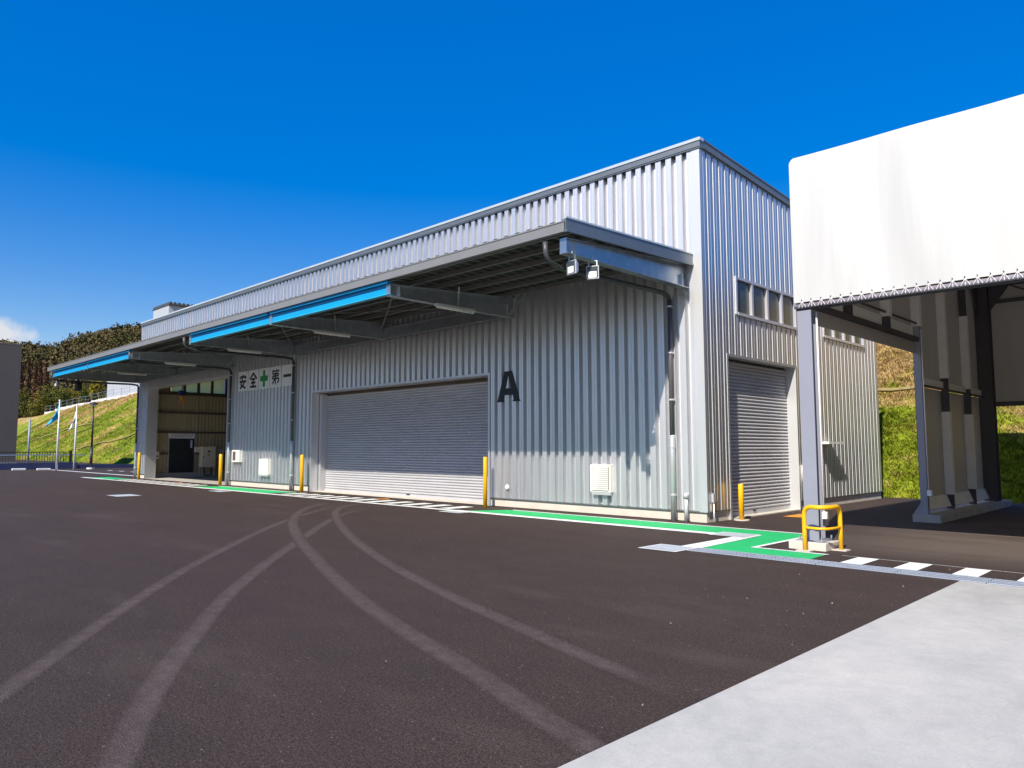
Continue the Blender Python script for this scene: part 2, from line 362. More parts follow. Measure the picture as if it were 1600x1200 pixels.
def slab_mat():
    m = bpy.data.materials.new('apron_concrete'); m.use_nodes = True; t = m.node_tree; L = t.links.new
    b = t.nodes['Principled BSDF']; b.inputs['Roughness'].default_value = .7
    P = t.nodes.new('ShaderNodeNewGeometry').outputs['Position']
    def noise(scale, detail, rough, stretch=None):
        v = P
        if stretch:
            mp = t.nodes.new('ShaderNodeMapping'); mp.inputs['Scale'].default_value = stretch[:3]; mp.inputs['Rotation'].default_value = (0,0,stretch[3]); L(P, mp.inputs['Vector']); v = mp.outputs[0]
        n = t.nodes.new('ShaderNodeTexNoise'); n.inputs['Scale'].default_value = scale; n.inputs['Detail'].default_value = detail; n.inputs['Roughness'].default_value = rough
        n.inputs['Distortion'].default_value = .5
        L(v, n.inputs['Vector']); return n.outputs[0]
    r = t.nodes.new('ShaderNodeValToRGB'); e = r.color_ramp.elements
    e[0].position = .30; e[0].color = (.33,.318,.298,1); e[1].position = .72; e[1].color = (.50,.472,.43,1)
    q = e.new(.5); q.color = (.425,.41,.385,1)
    L(noise(.75, 8, .62, (1,.45,1,.6)), r.inputs[0])
    r2 = t.nodes.new('ShaderNodeValToRGB'); e = r2.color_ramp.elements
    e[0].position = .3; e[0].color = (.90,.90,.90,1); e[1].position = .7; e[1].color = (1.08,1.075,1.06,1)
    L(noise(5, 7, .7), r2.inputs[0])
    mx = t.nodes.new('ShaderNodeMixRGB'); mx.blend_type = 'MULTIPLY'; mx.inputs[0].default_value = 1; L(r.outputs[0], mx.inputs[1]); L(r2.outputs[0], mx.inputs[2])
    st = t.nodes.new('ShaderNodeMapRange'); st.inputs[1].default_value = .6; st.inputs[2].default_value = .75; L(noise(1.3, 5, .6), st.inputs[0])
    sm = t.nodes.new('ShaderNodeMath'); sm.operation = 'MULTIPLY'; sm.inputs[1].default_value = .3; L(st.outputs[0], sm.inputs[0])
    sx = t.nodes.new('ShaderNodeMixRGB'); sx.inputs[2].default_value = (.52,.46,.40,1); L(sm.outputs[0], sx.inputs[0]); L(mx.outputs[0], sx.inputs[1])
    fn = t.nodes.new('ShaderNodeValToRGB'); e = fn.color_ramp.elements; e[0].position = .3; e[0].color = (.9,.9,.9,1); e[1].position = .7; e[1].color = (1.08,1.08,1.08,1)
    L(noise(60, 3, .7), fn.inputs[0])
    m2 = t.nodes.new('ShaderNodeMixRGB'); m2.blend_type = 'MULTIPLY'; m2.inputs[0].default_value = 1; L(sx.outputs[0], m2.inputs[1]); L(fn.outputs[0], m2.inputs[2])
    L(m2.outputs[0], b.inputs['Base Color'])
    bp = t.nodes.new('ShaderNodeBump'); bp.inputs['Strength'].default_value = .15; bp.inputs['Distance'].default_value = .01
    L(noise(45, 4, .7), bp.inputs['Height']); L(bp.outputs[0], b.inputs['Normal'])
    return m
MT['slab'] = slab_mat()

def veg_mat(name, cols, scale=.25, detail=6, fine=3., rough=.9, height=None, contrast=1.0, breakup=0):
    """cols: list of (pos, rgb); height=(z0, z1, rgb): colour the slope takes near its top"""
    m = bpy.data.materials.new(name); m.use_nodes = True; t = m.node_tree; L = t.links.new
    b = t.nodes['Principled BSDF']; b.inputs['Roughness'].default_value = rough; b.inputs['Specular IOR Level'].default_value = .15
    P = t.nodes.new('ShaderNodeNewGeometry').outputs['Position']
    n = t.nodes.new('ShaderNodeTexNoise'); n.inputs['Scale'].default_value = scale; n.inputs['Detail'].default_value = detail; n.inputs['Roughness'].default_value = .62; L(P, n.inputs['Vector'])
    r = t.nodes.new('ShaderNodeValToRGB'); e = r.color_ramp.elements
    e[0].position = cols[0][0]; e[0].color = (*cols[0][1], 1); e[1].position = cols[-1][0]; e[1].color = (*cols[-1][1], 1)
    for p, c in cols[1:-1]: q = e.new(p); q.color = (*c, 1)
    fac = n.outputs[0]
    if height:
        sp = t.nodes.new('ShaderNodeSeparateXYZ'); L(P, sp.inputs[0])
        mr = t.nodes.new('ShaderNodeMapRange'); mr.inputs[1].default_value = height[0]; mr.inputs[2].default_value = height[1]; mr.inputs[3].default_value = 0; mr.inputs[4].default_value = height[2]
        L(sp.outputs['Z'], mr.inputs[0])
        xo = t.nodes.new('ShaderNodeMapRange'); xo.inputs[1].default_value = -60; xo.inputs[2].default_value = -6; xo.inputs[3].default_value = 0; xo.inputs[4].default_value = 4.6
        L(sp.outputs['X'], xo.inputs[0]); za = t.nodes.new('ShaderNodeMath'); za.operation = 'ADD'; L(sp.outputs['Z'], za.inputs[0]); L(xo.outputs[0], za.inputs[1]); L(za.outputs[0], mr.inputs[0])
        ad = t.nodes.new('ShaderNodeMath'); ad.operation = 'ADD'; L(fac, ad.inputs[0]); L(mr.outputs[0], ad.inputs[1]); fac = ad.outputs[0]
    if breakup:
        for sc_, wt in ((1.5, 1.0), (9.0, .8)):
            mpb = t.nodes.new('ShaderNodeMapping'); mpb.inputs['Scale'].default_value = (.6, 1, 1.5); L(P, mpb.inputs['Vector'])
            nb = t.nodes.new('ShaderNodeTexNoise'); nb.inputs['Scale'].default_value = sc_; nb.inputs['Detail'].default_value = 6; nb.inputs['Roughness'].default_value = .7; L(mpb.outputs[0], nb.inputs['Vector'])
            mb_ = t.nodes.new('ShaderNodeMath'); mb_.operation = 'MULTIPLY_ADD'; mb_.inputs[1].default_value = breakup*wt; mb_.inputs[2].default_value = -.5*breakup*wt
            L(nb.outputs[0], mb_.inputs[0]); ab = t.nodes.new('ShaderNodeMath'); ab.operation = 'ADD'; L(fac, ab.inputs[0]); L(mb_.outputs[0], ab.inputs[1]); fac = ab.outputs[0]
    cs = t.nodes.new('ShaderNodeMath'); cs.operation = 'MULTIPLY_ADD'; cs.inputs[1].default_value = contrast; cs.inputs[2].default_value = .5-.5*contrast
    L(fac, cs.inputs[0]); fac = cs.outputs[0]
    L(fac, r.inputs[0])
    n2 = t.nodes.new('ShaderNodeTexNoise'); n2.inputs['Scale'].default_value = fine; n2.inputs['Detail'].default_value = 4; L(P, n2.inputs['Vector'])
    r2 = t.nodes.new('ShaderNodeValToRGB'); e = r2.color_ramp.elements; e[0].position = .3; e[0].color = (.6,.6,.6,1); e[1].position = .7; e[1].color = (1.35,1.35,1.35,1); L(n2.outputs[0], r2.inputs[0])
    mx = t.nodes.new('ShaderNodeMixRGB'); mx.blend_type = 'MULTIPLY'; mx.inputs[0].default_value = 1; L(r.outputs[0], mx.inputs[1]); L(r2.outputs[0], mx.inputs[2])
    L(mx.outputs[0], b.inputs['Base Color'])
    return m
GREEN, LGREEN, TAN, BROWN = (.095,.145,.008), (.19,.225,.014), (.34,.225,.085), (.17,.10,.045)
MT['hill'] = veg_mat('slope_grass', [(.26,BROWN),(.34,GREEN),(.54,LGREEN),(.68,TAN),(.86,(.42,.29,.13))], .22, 8, 2.2, height=(5.0, 11.0, .20), contrast=1.25, breakup=.32)
MT['blade'] = veg_mat('grass_blades', [(.26,(.20,.13,.05)),(.34,GREEN),(.54,LGREEN),(.68,(.40,.28,.11)),(.86,(.48,.34,.16))], .22, 8, 6, height=(5.0, 11.0, .20), contrast=1.25, breakup=.32)
MT['forest'] = veg_mat('forest_leaves', [(.30,(.035,.04,.014)),(.44,(.07,.065,.023)),(.55,(.105,.078,.032)),(.65,(.08,.068,.038)),(.75,(.14,.105,.035))], .05, 3, .5)
MT['soil'] = veg_mat('forest_floor', [(.3,(.05,.04,.02)),(.7,(.09,.07,.035))], .1, 4, 1)
MT['olive'] = veg_mat('evergreen_leaves', [(.35,(.03,.045,.010)),(.5,(.07,.08,.014)),(.65,(.15,.13,.018))], .5, 4, 3)
MT['gold'] = veg_mat('golden_leaves', [(.35,(.08,.085,.012)),(.55,(.20,.16,.02)),(.7,(.26,.19,.03))], .5, 4, 3)
MT['rust'] = veg_mat('rust_needles', [(.35,(.075,.04,.026)),(.6,(.135,.068,.045))], .5, 4, 3)
MT['ground'] = veg_mat('far_ground', [(.35,(.07,.09,.025)),(.65,(.15,.12,.06))], .05, 5, 1)

# ------------------------------------------------------------------ ground
def sheet(name, poly, z, m, kind='structure'):
    o = MB().add([(x, y, z) for x, y in poly], [tuple(range(len(poly)))]).build(name, m); o['kind'] = kind; return o
def rect(x0, x1, y0, y1): return [(x0,y0),(x1,y0),(x1,y1),(x0,y1)]
sheet('ground', rect(-1500, 1500, -1500, 1500), -.06, MT['ground'])
sheet('asphalt_yard', rect(-58.0, 60, -70, 11.6), 0, MT['asphalt'])
sheet('side_road', rect(-130, -58.05, -70, 11.6), -.004, MT['asphalt'])
sheet('concrete_apron', rect(5.715, 40, -45, -4.115), .004, MT['slab'])

Z1, Z2, Z3 = .004, .008, .012
# walkway beside the warehouse
sheet('green_walkway', [(-5.95,-1.60),(-5.35,-.66),(2.52,-.66),(2.51,-3.06),(3.70,-3.06),(3.72,-3.72),(1.98,-3.72),(1.93,-1.60)], Z1, MT['paintg'])
sheet('walkway_edge_line', rect(-5.2, 2.43, -.655, -.565), Z2, MT['paintw'])
sheet('walkway_edge_line', rect(-6.2, 1.14, -1.87, -1.60), Z2, MT['paintw'])
sheet('walkway_edge_line', [(2.515,-1.0),(2.60,-1.0),(2.60,-2.985),(3.74,-2.985),(3.71,-3.065),(2.515,-3.065)], Z2, MT['paintw'])
sheet('walkway_side_band', [(1.63,-1.95),(1.90,-1.35),(2.0,-3.72),(1.64,-3.72)], Z2, MT['paintw'])
for x0, x1, y0, y1 in ((1.14,1.87,-1.97,-1.37), (1.28,1.97,-4.42,-3.74), (-6.25,-5.45,-2.25,-1.88), (-19.3,-18.3,-2.5,-2.06)):
    b = sheet('lid_border_line', rect(x0, x1, y0, y1), Z3 if y0 > -3 else Z3, MT['paintw'])
    sheet('pit_lid', rect(x0+.05, x1-.05, y0+.05, y1-.05), Z3+.004, MT['lid'])
sheet('green_walkway', [(-22.95,-1.60),(-22.2,-.66),(-16.0,-.66),(-16.6,-1.60)], Z1, MT['paintg'])
sheet('walkway_edge_line', rect(-22.6, -16.2, -.655, -.565), Z2, MT['paintw'])
sheet('walkway_edge_line', rect(-33.5, -6.2, -1.85, -1.63), Z2-.002, MT['paintw'])
sheet('green_walkway', [(-36.6,-1.60),(-36.6,-.66),(-33.0,-.66),(-33.6,-1.60)], Z1, MT['paintg'])
sheet('walkway_edge_line', rect(-37.4, -33.6, -1.9, -1.62), Z2, MT['paintw'])
for a, b_ in ((-15.7, -6.5), (-32.6, -23.2)):
    x = a
    while x < b_:
        sheet('crossing_dash', [(x,-1.50),(x+.43,-1.50),(x+.43,-.62),(x,-.62)], Z1, MT['paintw']); x += .86
for k in range(12):
    sheet('crossing_dash', rect(4.135+.688*k, 4.425+.688*k, -3.73, -2.955), Z1, MT['paintw'])
sheet('thin_paint_line', rect(3.9, 14, -2.95, -2.935), Z1, MT['paintw'])
for cx, cy in ((-10.95, -.50), (1.1, 3.1), (-27.0, -.55)):
    s_ = [(cx-.28,cy-.13),(cx+.05,cy-.2),(cx+.3,cy),(cx-.05,cy+.17)] if cx < 0 else [(cx-.55,cy-.65),(cx+.05,cy-.6),(cx-.1,cy+.45),(cx-.55,cy+.25)]
    sheet('orange_marker', s_, Z3, MT['painto'])
sheet('thin_paint_line', rect(-19.4, -18.3, -6.0, -5.2), Z1, MT['lid'])
sheet('yard_edge_line', rect(-60, -34.6, .88, 1.14), Z1, MT['paintw'])
for k in range(6): sheet('bay_dash', rect(-50.5+2.4*k, -49.4+2.4*k, 3.4, 3.6), Z1, MT['paintw'])
# drain channel with steel gratings
dr = thing('drain_channel', 'long galvanised drain grating set in the asphalt between the yard and the tent', 'drain', (0,0,0))
MB().box(1.98, 16, -4.108, -3.745, -.05, .005).build('channel_bed', MT['slotdark'], dr)
g0 = MB()
for k in range(17): g0.box(.02+.0565*k, .052+.0565*k, .02, .343, .006, .016)
for yy in (0, .11, .23, .34): g0.box(0, .99, yy, yy+.024, .004, .018)
gr = None
for k in range(14):
    if gr is None: gr = g0.build('grating', MT['grate'], dr); gr.location = (1.99, -4.108, 0)
    else: again(gr, (1.99+1.0*k, -4.108, 0))

# tyre scuffs: thin worn strips on the asphalt
def ground_pt(px, py):
    d = RT*((px-CXP)/FPX) + UP*(-(py-600)/FPX) + FW
    t = -CAM.z/d.z; return CAM + d*t
def smooth_path(p, n=14):
    out = []
    for i in range(len(p)-1):
        p0, p1, p2, p3 = p[max(i-1,0)], p[i], p[i+1], p[min(i+2, len(p)-1)]
        for k in range(n):
            t = k/n
            out.append(tuple(.5*((2*p1[j])+(-p0[j]+p2[j])*t+(2*p0[j]-5*p1[j]+4*p2[j]-p3[j])*t*t+(-p0[j]+3*p1[j]-3*p2[j]+p3[j])*t**3) for j in (0,1)))
    out.append(p[-1]); return out
tracks = [
 ([(-60,1125),(0,1085),(120,1000),(220,932),(320,873),(430,820),(500,797),(548,787)], .19),
 ([(120,1330),(180,1200),(232,1090),(292,1005),(372,915),(462,848),(532,805),(600,789)], .21),
 ([(520,784),(480,794),(459,810),(463,835),(500,880),(560,935),(640,990),(740,1050),(830,1110),(920,1165),(960,1190)], .23),
 ([(590,785),(545,790),(524,801),(540,830),(590,870),(680,920),(800,975),(950,1040),(1085,1095)], .21)]
for ti, (pp, wd) in enumerate(tracks):
    w = [ground_pt(*q) for q in pp]; w = smooth_path([(q.x, q.y) for q in w])
    vs, fs, ed = [], [], []
    n = len(w)
    for i, (x, y) in enumerate(w):
        a = w[max(i-1,0)]; b_ = w[min(i+1,n-1)]; t = Vector((b_[0]-a[0], b_[1]-a[1])).normalized(); nn = Vector((-t.y, t.x))
        fade = min(1, i/8, (n-1-i)/14)
        for u, e in ((-.55,0),(-.36,.8),(-.12,1),(.12,.9),(.36,.8),(.55,0)):
            vs.append((x+nn.x*u*wd*1.0, y+nn.y*u*wd*1.0, .0005+.0003*ti)); ed.append(e*fade)
        if i:
            o = (i-1)*6
            for k in range(5): fs.append((o+k, o+k+1, o+k+7, o+k+6))
    o = MB().add(vs, fs).build('tyre_mark', MT['track']); o['kind'] = 'structure'
    at = o.data.attributes.new('edge', 'FLOAT', 'POINT'); at.data.foreach_set('value', ed)

gr_ = MB(); r = random.Random(31)
for _ in range(230):
    if r.random() < .2: x, y = r.uniform(3.5, 6.2), r.uniform(-9, -3.2)
    else: x, y = r.uniform(-16, 5.6), r.uniform(-14, -2.2)
    if x > 5.6: continue
    q = .004+.008*r.random()**3
    a = r.uniform(0, 6.28); c, s_ = math.cos(a)*q, math.sin(a)*q
    gr_.add([(x+c, y+s_, 0), (x-s_*.8, y+c*.8, 0), (x-c, y-s_, 0), (x+s_*.8, y-c*.8, 0), (x+c*.3, y+s_*.2, q*1.1)], [(0,1,4),(1,2,4),(2,3,4),(3,0,4)])
o = gr_.build('grit', mat('pale_grit', (.24,.21,.18), .9, 0, .3, 9), kind='stuff')
tag(o, 'scattered pale grit and small stones on the asphalt', 'grit')

# ------------------------------------------------------------------ hillside, mountain
from mathutils import noise as mn
def hill_z(x, y):
    crest = 10.3 - max(0, (-x-115))*.025
    t = (y-11.4)/15.8
    toe = .35*mn.noise((x*.12, y*.2, 0))
    if t <= 0: z = 0
    elif t < 1: z = crest*(t + .018*math.sin(t*9.4))
    else: z = crest + (t-1)*.5
    b = min(1, max(0, t*5))
    return z - .05 + b*(toe + .18*mn.noise((x*.6, y*.6, 3)) + .07*mn.noise((x*1.9, y*1.9, 5)))
def terrain(name, xs, ys, f, m):
    vs = [(x, y, f(x, y)) for y in ys for x in xs]; n = len(xs)
    fs = [(j*n+i, j*n+i+1, (j+1)*n+i+1, (j+1)*n+i) for j in range(len(ys)-1) for i in range(n-1)]
    return MB().add(vs, fs).build(name, m, smooth=True, kind='structure')
xs = []; x = -340
while x < 45: xs.append(x); x += (.3 if -6 < x < 9 else (.9 if -130 < x < -34 else 2.2))
ys = []; y = 11.0
while y < 62: ys.append(y); y += .35 if y < 27.5 else 2.5
terrain('hillside', xs, ys, hill_z, MT['hill'])
def tuft_mesh(n, xr, yr, size, seed):
    r = random.Random(seed); mb = MB()
    for _ in range(n):
        x = r.uniform(*xr); y = r.uniform(*yr); z = hill_z(x, y)
        if mn.noise((x*.35, y*.35, 9)) < r.uniform(-.75, .15): continue
        s = size*r.uniform(.5, 1.5)
        for k in range(3):
            a = r.uniform(0, 6.28); w = s*.07; l = s*r.uniform(.5,1.3)
            dx, dy = math.cos(a), math.sin(a)
            bx, by = x+r.uniform(-s,s)*.4, y+r.uniform(-s,s)*.4
            mb.add([(bx-dy*w, by+dx*w, z-.02), (bx+dy*w, by-dx*w, z-.02), (bx+dx*l*.8, by+dy*l*.8, z+l*.6)], [(0,1,2)])
    return mb
tf = tuft_mesh(60000, (-5,7), (11.2,22), .15, 3); o = tf.build('grass_tufts', MT['blade'], kind='stuff')
tag(o, 'green and straw coloured grass tufts on the bank behind the tent', 'grass')
tf = tuft_mesh(60000, (-150,-34), (11.2,27.6), .28, 4); o = tf.build('grass_tufts', MT['blade'], kind='stuff')
tag(o, 'yellow green grass tufts on the long bank left of the warehouse', 'grass')
# pale diagonal drain strips on the bank
for (x0, y0, x1, y1) in ((-95,13.5,-62,19.5), (-84,20.5,-66,24.0), (-130,16,-112,20), (-60,18,-50,22.5), (-8,17.6,6,17.7)):
    mb = MB(); n = 40
    for i in range(n):
        pts = []
        for k in (i, i+1):
            t = k/n; x = x0+(x1-x0)*t; y = y0+(y1-y0)*t
            pts.append((x, y, hill_z(x, y)+.10))
        mb.bar(pts[0], pts[1], .38 if x0 < -20 else .14, .1)
    mb.build('slope_berm', MT['straw'], kind='structure')

def mountain_f(az, r):
    # ridge elevation by azimuth, as a real landform 240 to 380 m away
    e = [(-1.2,.09),(-.10,.10),(.12,.115),(.19,.118),(.217,.118),(.24,.118),(.25,.126),(.275,.136),(.31,.147),(.36,.150),(.5,.15),(.9,.12)]
    for (a0, v0), (a1, v1) in zip(e, e[1:]):
        if a0 <= az <= a1: el = v0+(v1-v0)*(az-a0)/(a1-a0); break
    else: el = .09
    t = (r-330)/(560-330); t = max(0, min(1.3, t)); s = t*t*(3-2*t) if t < 1 else 1-.6*(t-1)
    return 9 + (el*560 - 14)*s
rs = [300+12*k for k in range(30)]; azs = [-.25+.02*k for k in range(60)]
vs = [(CAM.x-r*math.cos(a), CAM.y+r*math.sin(a), mountain_f(a, r)+1.5*mn.noise((r*.03, a*9, 1))) for r in rs for a in azs]
n = len(azs)
MB().add(vs, [(j*n+i, j*n+i+1, (j+1)*n+i+1, (j+1)*n+i) for j in range(len(rs)-1) for i in range(n-1)]).build('mountain', MT['soil'], smooth=True, kind='structure')
def crown(mb, c, rad, nq, leaf, r, lumps=6):
    c = Vector(c); cl = []
    for _ in range(lumps):
        a = r.uniform(0, 6.28); h = r.uniform(-.55, .75); q = math.sqrt(max(0, 1-h*h))*r.uniform(.35,.75)
        cl.append((Vector((math.cos(a)*q*rad[0], math.sin(a)*q*rad[1], h*rad[2]*.7)), r.uniform(.35,.62)))
    for _ in range(nq):
        o, s = cl[r.randrange(lumps)]
        d = Vector((r.gauss(0,1), r.gauss(0,1), r.gauss(0,1))).normalized()
        p = c + o + Vector((d.x*rad[0]*s, d.y*rad[1]*s, d.z*rad[2]*s))*r.uniform(.75,1.05)
        nrm = (d + Vector((r.gauss(0,.5), r.gauss(0,.5), r.gauss(0,.5)))).normalized()
        u = nrm.cross(Vector((r.random(), r.random(), r.random()))).normalized()*leaf*r.uniform(.6,1.3); v = nrm.cross(u).normalized()*leaf*r.uniform(.5,1.0)
        mb.add([p-u, p-v*.8+u*.1, p+u, p+v], [(0,1,2,3)])
r = random.Random(5); mb = MB()
for _ in range(4200):
    a = r.uniform(.15, .37); d = 335+250*r.random()**.8
    x, y = CAM.x-d*math.cos(a), CAM.y+d*math.sin(a); z = mountain_f(a, d); s = r.choice((2.0,2.4,2.8,3.3,3.9,4.6,5.4))*r.uniform(.85,1.15)
    crown(mb, (x, y, z+s*.5), (s, s, s*r.uniform(.8,1.15)), 72, s*.15, r, 6)
o = mb.build('forest', MT['forest'], kind='stuff'); tag(o, 'brown and olive winter woodland covering the far mountain', 'forest')

def at_depth(px, py, depth):
    d = RT*((px-CXP)/FPX) + UP*(-(py-600)/FPX) + FW
    return CAM + d*depth
def tree(px, ptop, yy, wpx, m, label, group, kind='round'):
    d = RT*((px-CXP)/FPX) + UP*(-(ptop-600)/FPX) + FW
    depth = (yy-CAM.y)/d.y; top = CAM+d*depth
    bot = Vector((top.x, top.y, hill_z(top.x, top.y))); h = top.z-bot.z; s = depth/FPX*wpx/2
    rr = random.Random(int(px*7+ptop))
    t = thing('tree' if kind == 'round' else 'conifer', label, 'tree', (bot.x, bot.y, bot.z), group)
    mb = MB(); crv = MB()
    if kind == 'round':
        mb.tube([(0,0,-2),(.1*s,0,h*.3),(.15*s,.1*s,h*.65)], [.07*s+.1,.05*s+.08,.03*s], 7)
        for k in range(4):
            a = k*1.6+rr.random(); mb.tube([(.1*s,0,h*.3),(math.cos(a)*s*.5,math.sin(a)*s*.5,h*.6)], [.04*s,.02*s], 5)
        crown(crv, (0,0,h*.55), (s,s,h*.5), 1500, max(.18, s*.075), rr, 16)
    else:
        mb.tube([(0,0,-2),(0,0,h*.95)], [.2,.04], 6)
        for _ in range(1700):
            u = rr.random()**.8; a = rr.uniform(0,6.28); w = s*(1-u)**.8*rr.uniform(.55,1.0)+.06; z = h*(.05+.95*u)
            p = Vector((math.cos(a)*w, math.sin(a)*w, z)); q = .42
            e = Vector((rr.gauss(0,1), rr.gauss(0,1), rr.gauss(0,.6))).normalized()*q; f = Vector((rr.gauss(0,1), rr.gauss(0,1), rr.gauss(0,1))).normalized()*q*.7
            crv.add([p-e, p-f, p+e, p+f], [(0,1,2,3)])
    mb.build('trunk', MT['bark'], t, True); crv.build('crown', m, t)
    return t
con = [(34,566,14),(46,560,13),(57,568,12),(64,564,12),(74,567,13)]
nm = ['leftmost rust brown conifer beside the dark building', 'tall rust brown conifer, second from the dark building', 'rust brown conifer standing third from the dark building', 'rust brown conifer, fourth from the dark building', 'rightmost rust brown conifer, just left of the canopy end']
for (px, a, w), l in zip(con, nm): tree(px, a, 46, w, MT['rust'], l, 'rust brown conifers under the mountain', 'cone')
tr = [(22,608,672,34,'olive','dark evergreen tree half hidden by the dark grey building'),(44,604,662,36,'olive','dark round evergreen tree right of the dark building'),(63,610,655,26,'gold','golden olive tree between dark evergreens below the conifers'),
      (52,630,660,26,'olive','low dark evergreen shrub tree at the top edge of the grassy bank'),(80,600,650,36,'olive','broad evergreen tree below the end of the canopy'),(101,606,642,26,'olive','small evergreen tree above the cyan flag'),
      (118,597,638,34,'gold','yellowish tree under the canopy floodlight'),(138,600,632,26,'olive','evergreen tree just left of the pale factory'),(150,592,630,20,'gold','slim yellow green tree touching the pale factory corner')]
for px, a, b_, w, m, l in tr: tree(px, a, 31+(px % 5)*1.5, w, MT[m], l, 'trees along the top of the bank')

# ------------------------------------------------------------------ far buildings and things on the left
t = thing('dark_building', 'dark grey flat roofed building at the left edge of the photo', 'building', (-67.5, -10, 0))
MB().box(-4, 0, -20, 11.25, .35, 10.6).build('wall', MT['darkwall'], t)
MB().box(-4.01, .01, -20.01, 11.26, 10.6, 10.75).build('roof_trim', MT['darkwall'], t)
MB().box(-4.1, .12, -20.1, 11.35, -.06, .35).build('plinth', MT['wheelstop'], t)
t = thing('factory_building', 'pale blue grey factory on top of the bank, its tower showing over the warehouse roof', 'building', (-118, 31, 10))
MB().box(-25, -.1, 0, 16, -2, 5.2).build('low_wing', MT['pale'], t)
MB().box(0, 6.6, -1, 16, -2, 14.3).build('tower', MT['pale'], t)
fp = MB()
for k in range(24):
    y = -1.1+.68*k; q = [(y,14.3),(y+.2,14.85),(y+.4,14.85),(y+.6,14.3)]
    fp.add([(-.3,a,b) for a, b in q]+[(6.9,a,b) for a, b in q], [(0,1,2,3),(1,0,4,5),(2,1,5,6),(3,2,6,7),(7,6,5,4)])
fp.build('folded_roof', MT['deck'], t)
jn = MB()
for k in range(1, 20): jn.box(-25+1.25*k, -25+1.25*k+.05, -.02, 0, -1, 5.1)
jn.build('wall_joints', MT['alu'], t)
t = thing('crest_wall', 'pale concrete wall with a thin dark fence along the top of the bank', 'wall', (0, 28.3, 0))
wl = MB(); x = -175
while x < -60:
    z = hill_z(x+2, 28.0); wl.box(x, x+4, 0, .35, z-.6, z+.75); x += 4
wl.build('coping_wall', MT['wheelstop'], t)
x = -175; post = None; rl = MB()
while x < -60:
    z = hill_z(x+2, 28.0)+.75
    if post is None: post = MB().box(-.025,.025,.12,.17,0,1.3).build('post', MT['rail'], t); post.location = (x, 0, z)
    else: again(post, (x, 0, z))
    rl.box(x, x+4, .13, .17, z+1.2, z+1.24); rl.box(x, x+4, .13, .17, z+.6, z+.63); x += 4
rl.build('rail', MT['rail'], t)

t = thing('low_wall', 'low dark blue wall in front of the fence at the far end of the yard', 'wall', (-57.4, 0, 0))
MB().box(-.3, .3, -3, 3.3, -.05, .50).box(-.25, .25, 3.3, 12, -.05, .30).build('wall_body', MT['bluewall'], t)
t = thing('fence', 'blue grey railing with dark balusters behind the low dark blue wall', 'fence', (-58.3, 0, 0))
bal = None
for k in range(30):
    y = -2.6+.185*k
    if bal is None: bal = MB().box(-.02,.02,-.02,.02,.1,1.28).build('baluster', MT['dark'], t); bal.location = (0, y, 0)
    else: again(bal, (0, y, 0))
MB().box(-.03,.03,-2.8,4.2,1.05,1.13).build('rail', MT['rail'], t)
MB().box(-.03,.03,-2.8,2.7,1.28,1.34).build('top_rail', MT['lampblack'], t)
MB().box(-.1,.1,3.0,3.18,0,1.42).build('end_post', MT['lampblack'], t)
def flagpole(x, y, h, m, label, w):
    t = thing('flagpole', label, 'flagpole', (x, y, 0), 'flagpoles at the far end of the yard')
    MB().tube([(0,0,0),(0,0,h*.5),(0,0,h)], [.075,.065,.045], 10).build('pole', MT['pole'], t, True)
    MB().ball((0,0,h+.05), .07).build('finial', MT['white'], t, True)
    fl = MB(); n = 10
    vs = []; 
    for i in range(n+1):
        u = i/n
        for j in range(7):
            v = j/6
            # drooping cloth hanging in folds from its hoist
            xx = -.02 - w*.72*u*.2*math.sin(v*9+u*4)*.6
            yy = -(w*u*(.25+.75*v)) ; zz = h-.12 - v*1.15 - u*(1.0-.2*v)*.9
            vs.append((xx+.05*math.sin(u*9+v*3), yy*.95, zz))
    fs = [(i*7+j, (i+1)*7+j, (i+1)*7+j+1, i*7+j+1) for i in range(n) for j in range(6)]
    fo = MB().add(vs, fs).build('flag', m, t, True)
    md = fo.modifiers.new('thick', 'SOLIDIFY'); md.thickness = .012
    return t
flagpole(-53.15, .85, 5.05, MT['flagcyan'], 'white flagpole with a drooping cyan flag', 1.0)
flagpole(-52.2, 1.75, 4.75, MT['flagwhite'], 'white flagpole with a drooping white flag', .55)
t = thing('street_lamp', 'black post lamp with a domed head beside the flagpoles', 'street lamp', (-55.0, 3.66, 0))
MB().tube([(0,0,0),(0,0,.12),(0,0,.12)], [.3,.3,.1], 12).build('base', MT['wheelstop'], t)
MB().tube([(0,0,.1),(0,0,1.7)], [.115,.105], 10).tube([(0,0,1.7),(0,0,4.85)], [.075,.06], 10).build('pole', MT['lampblack'], t, True)
MB().ball((0,0,5.0), (.17,.17,.17)).build('globe', MT['white'], t, True)
MB().tube([(0,0,5.02),(0,0,5.12),(0,0,5.2)], [.36,.28,.05], 14).build('dome', MT['lampblack'], t, True)
t = thing('signal_post', 'thin grey post without a flag, left of the cyan flag', 'post', (-59.2, .35, 0))
MB().tube([(0,0,0),(0,0,3.9)], [.09,.07], 8).build('pole', MT['rail'], t, True)
for k, (x, y, l) in enumerate(((-56.0,-.9,'white wheel stop nearest the dark building'), (-54.9,.45,'white wheel stop nearest the cyan flag pole'))):
    t = MB().cbox((-.1,.1,-.45,.45,0,.13), .03).build('wheel_stop', MT['wheelstop']); t.location = (x, y, 0)
    tag(t, l, 'wheel stop', 'wheel stops at the far end of the yard')

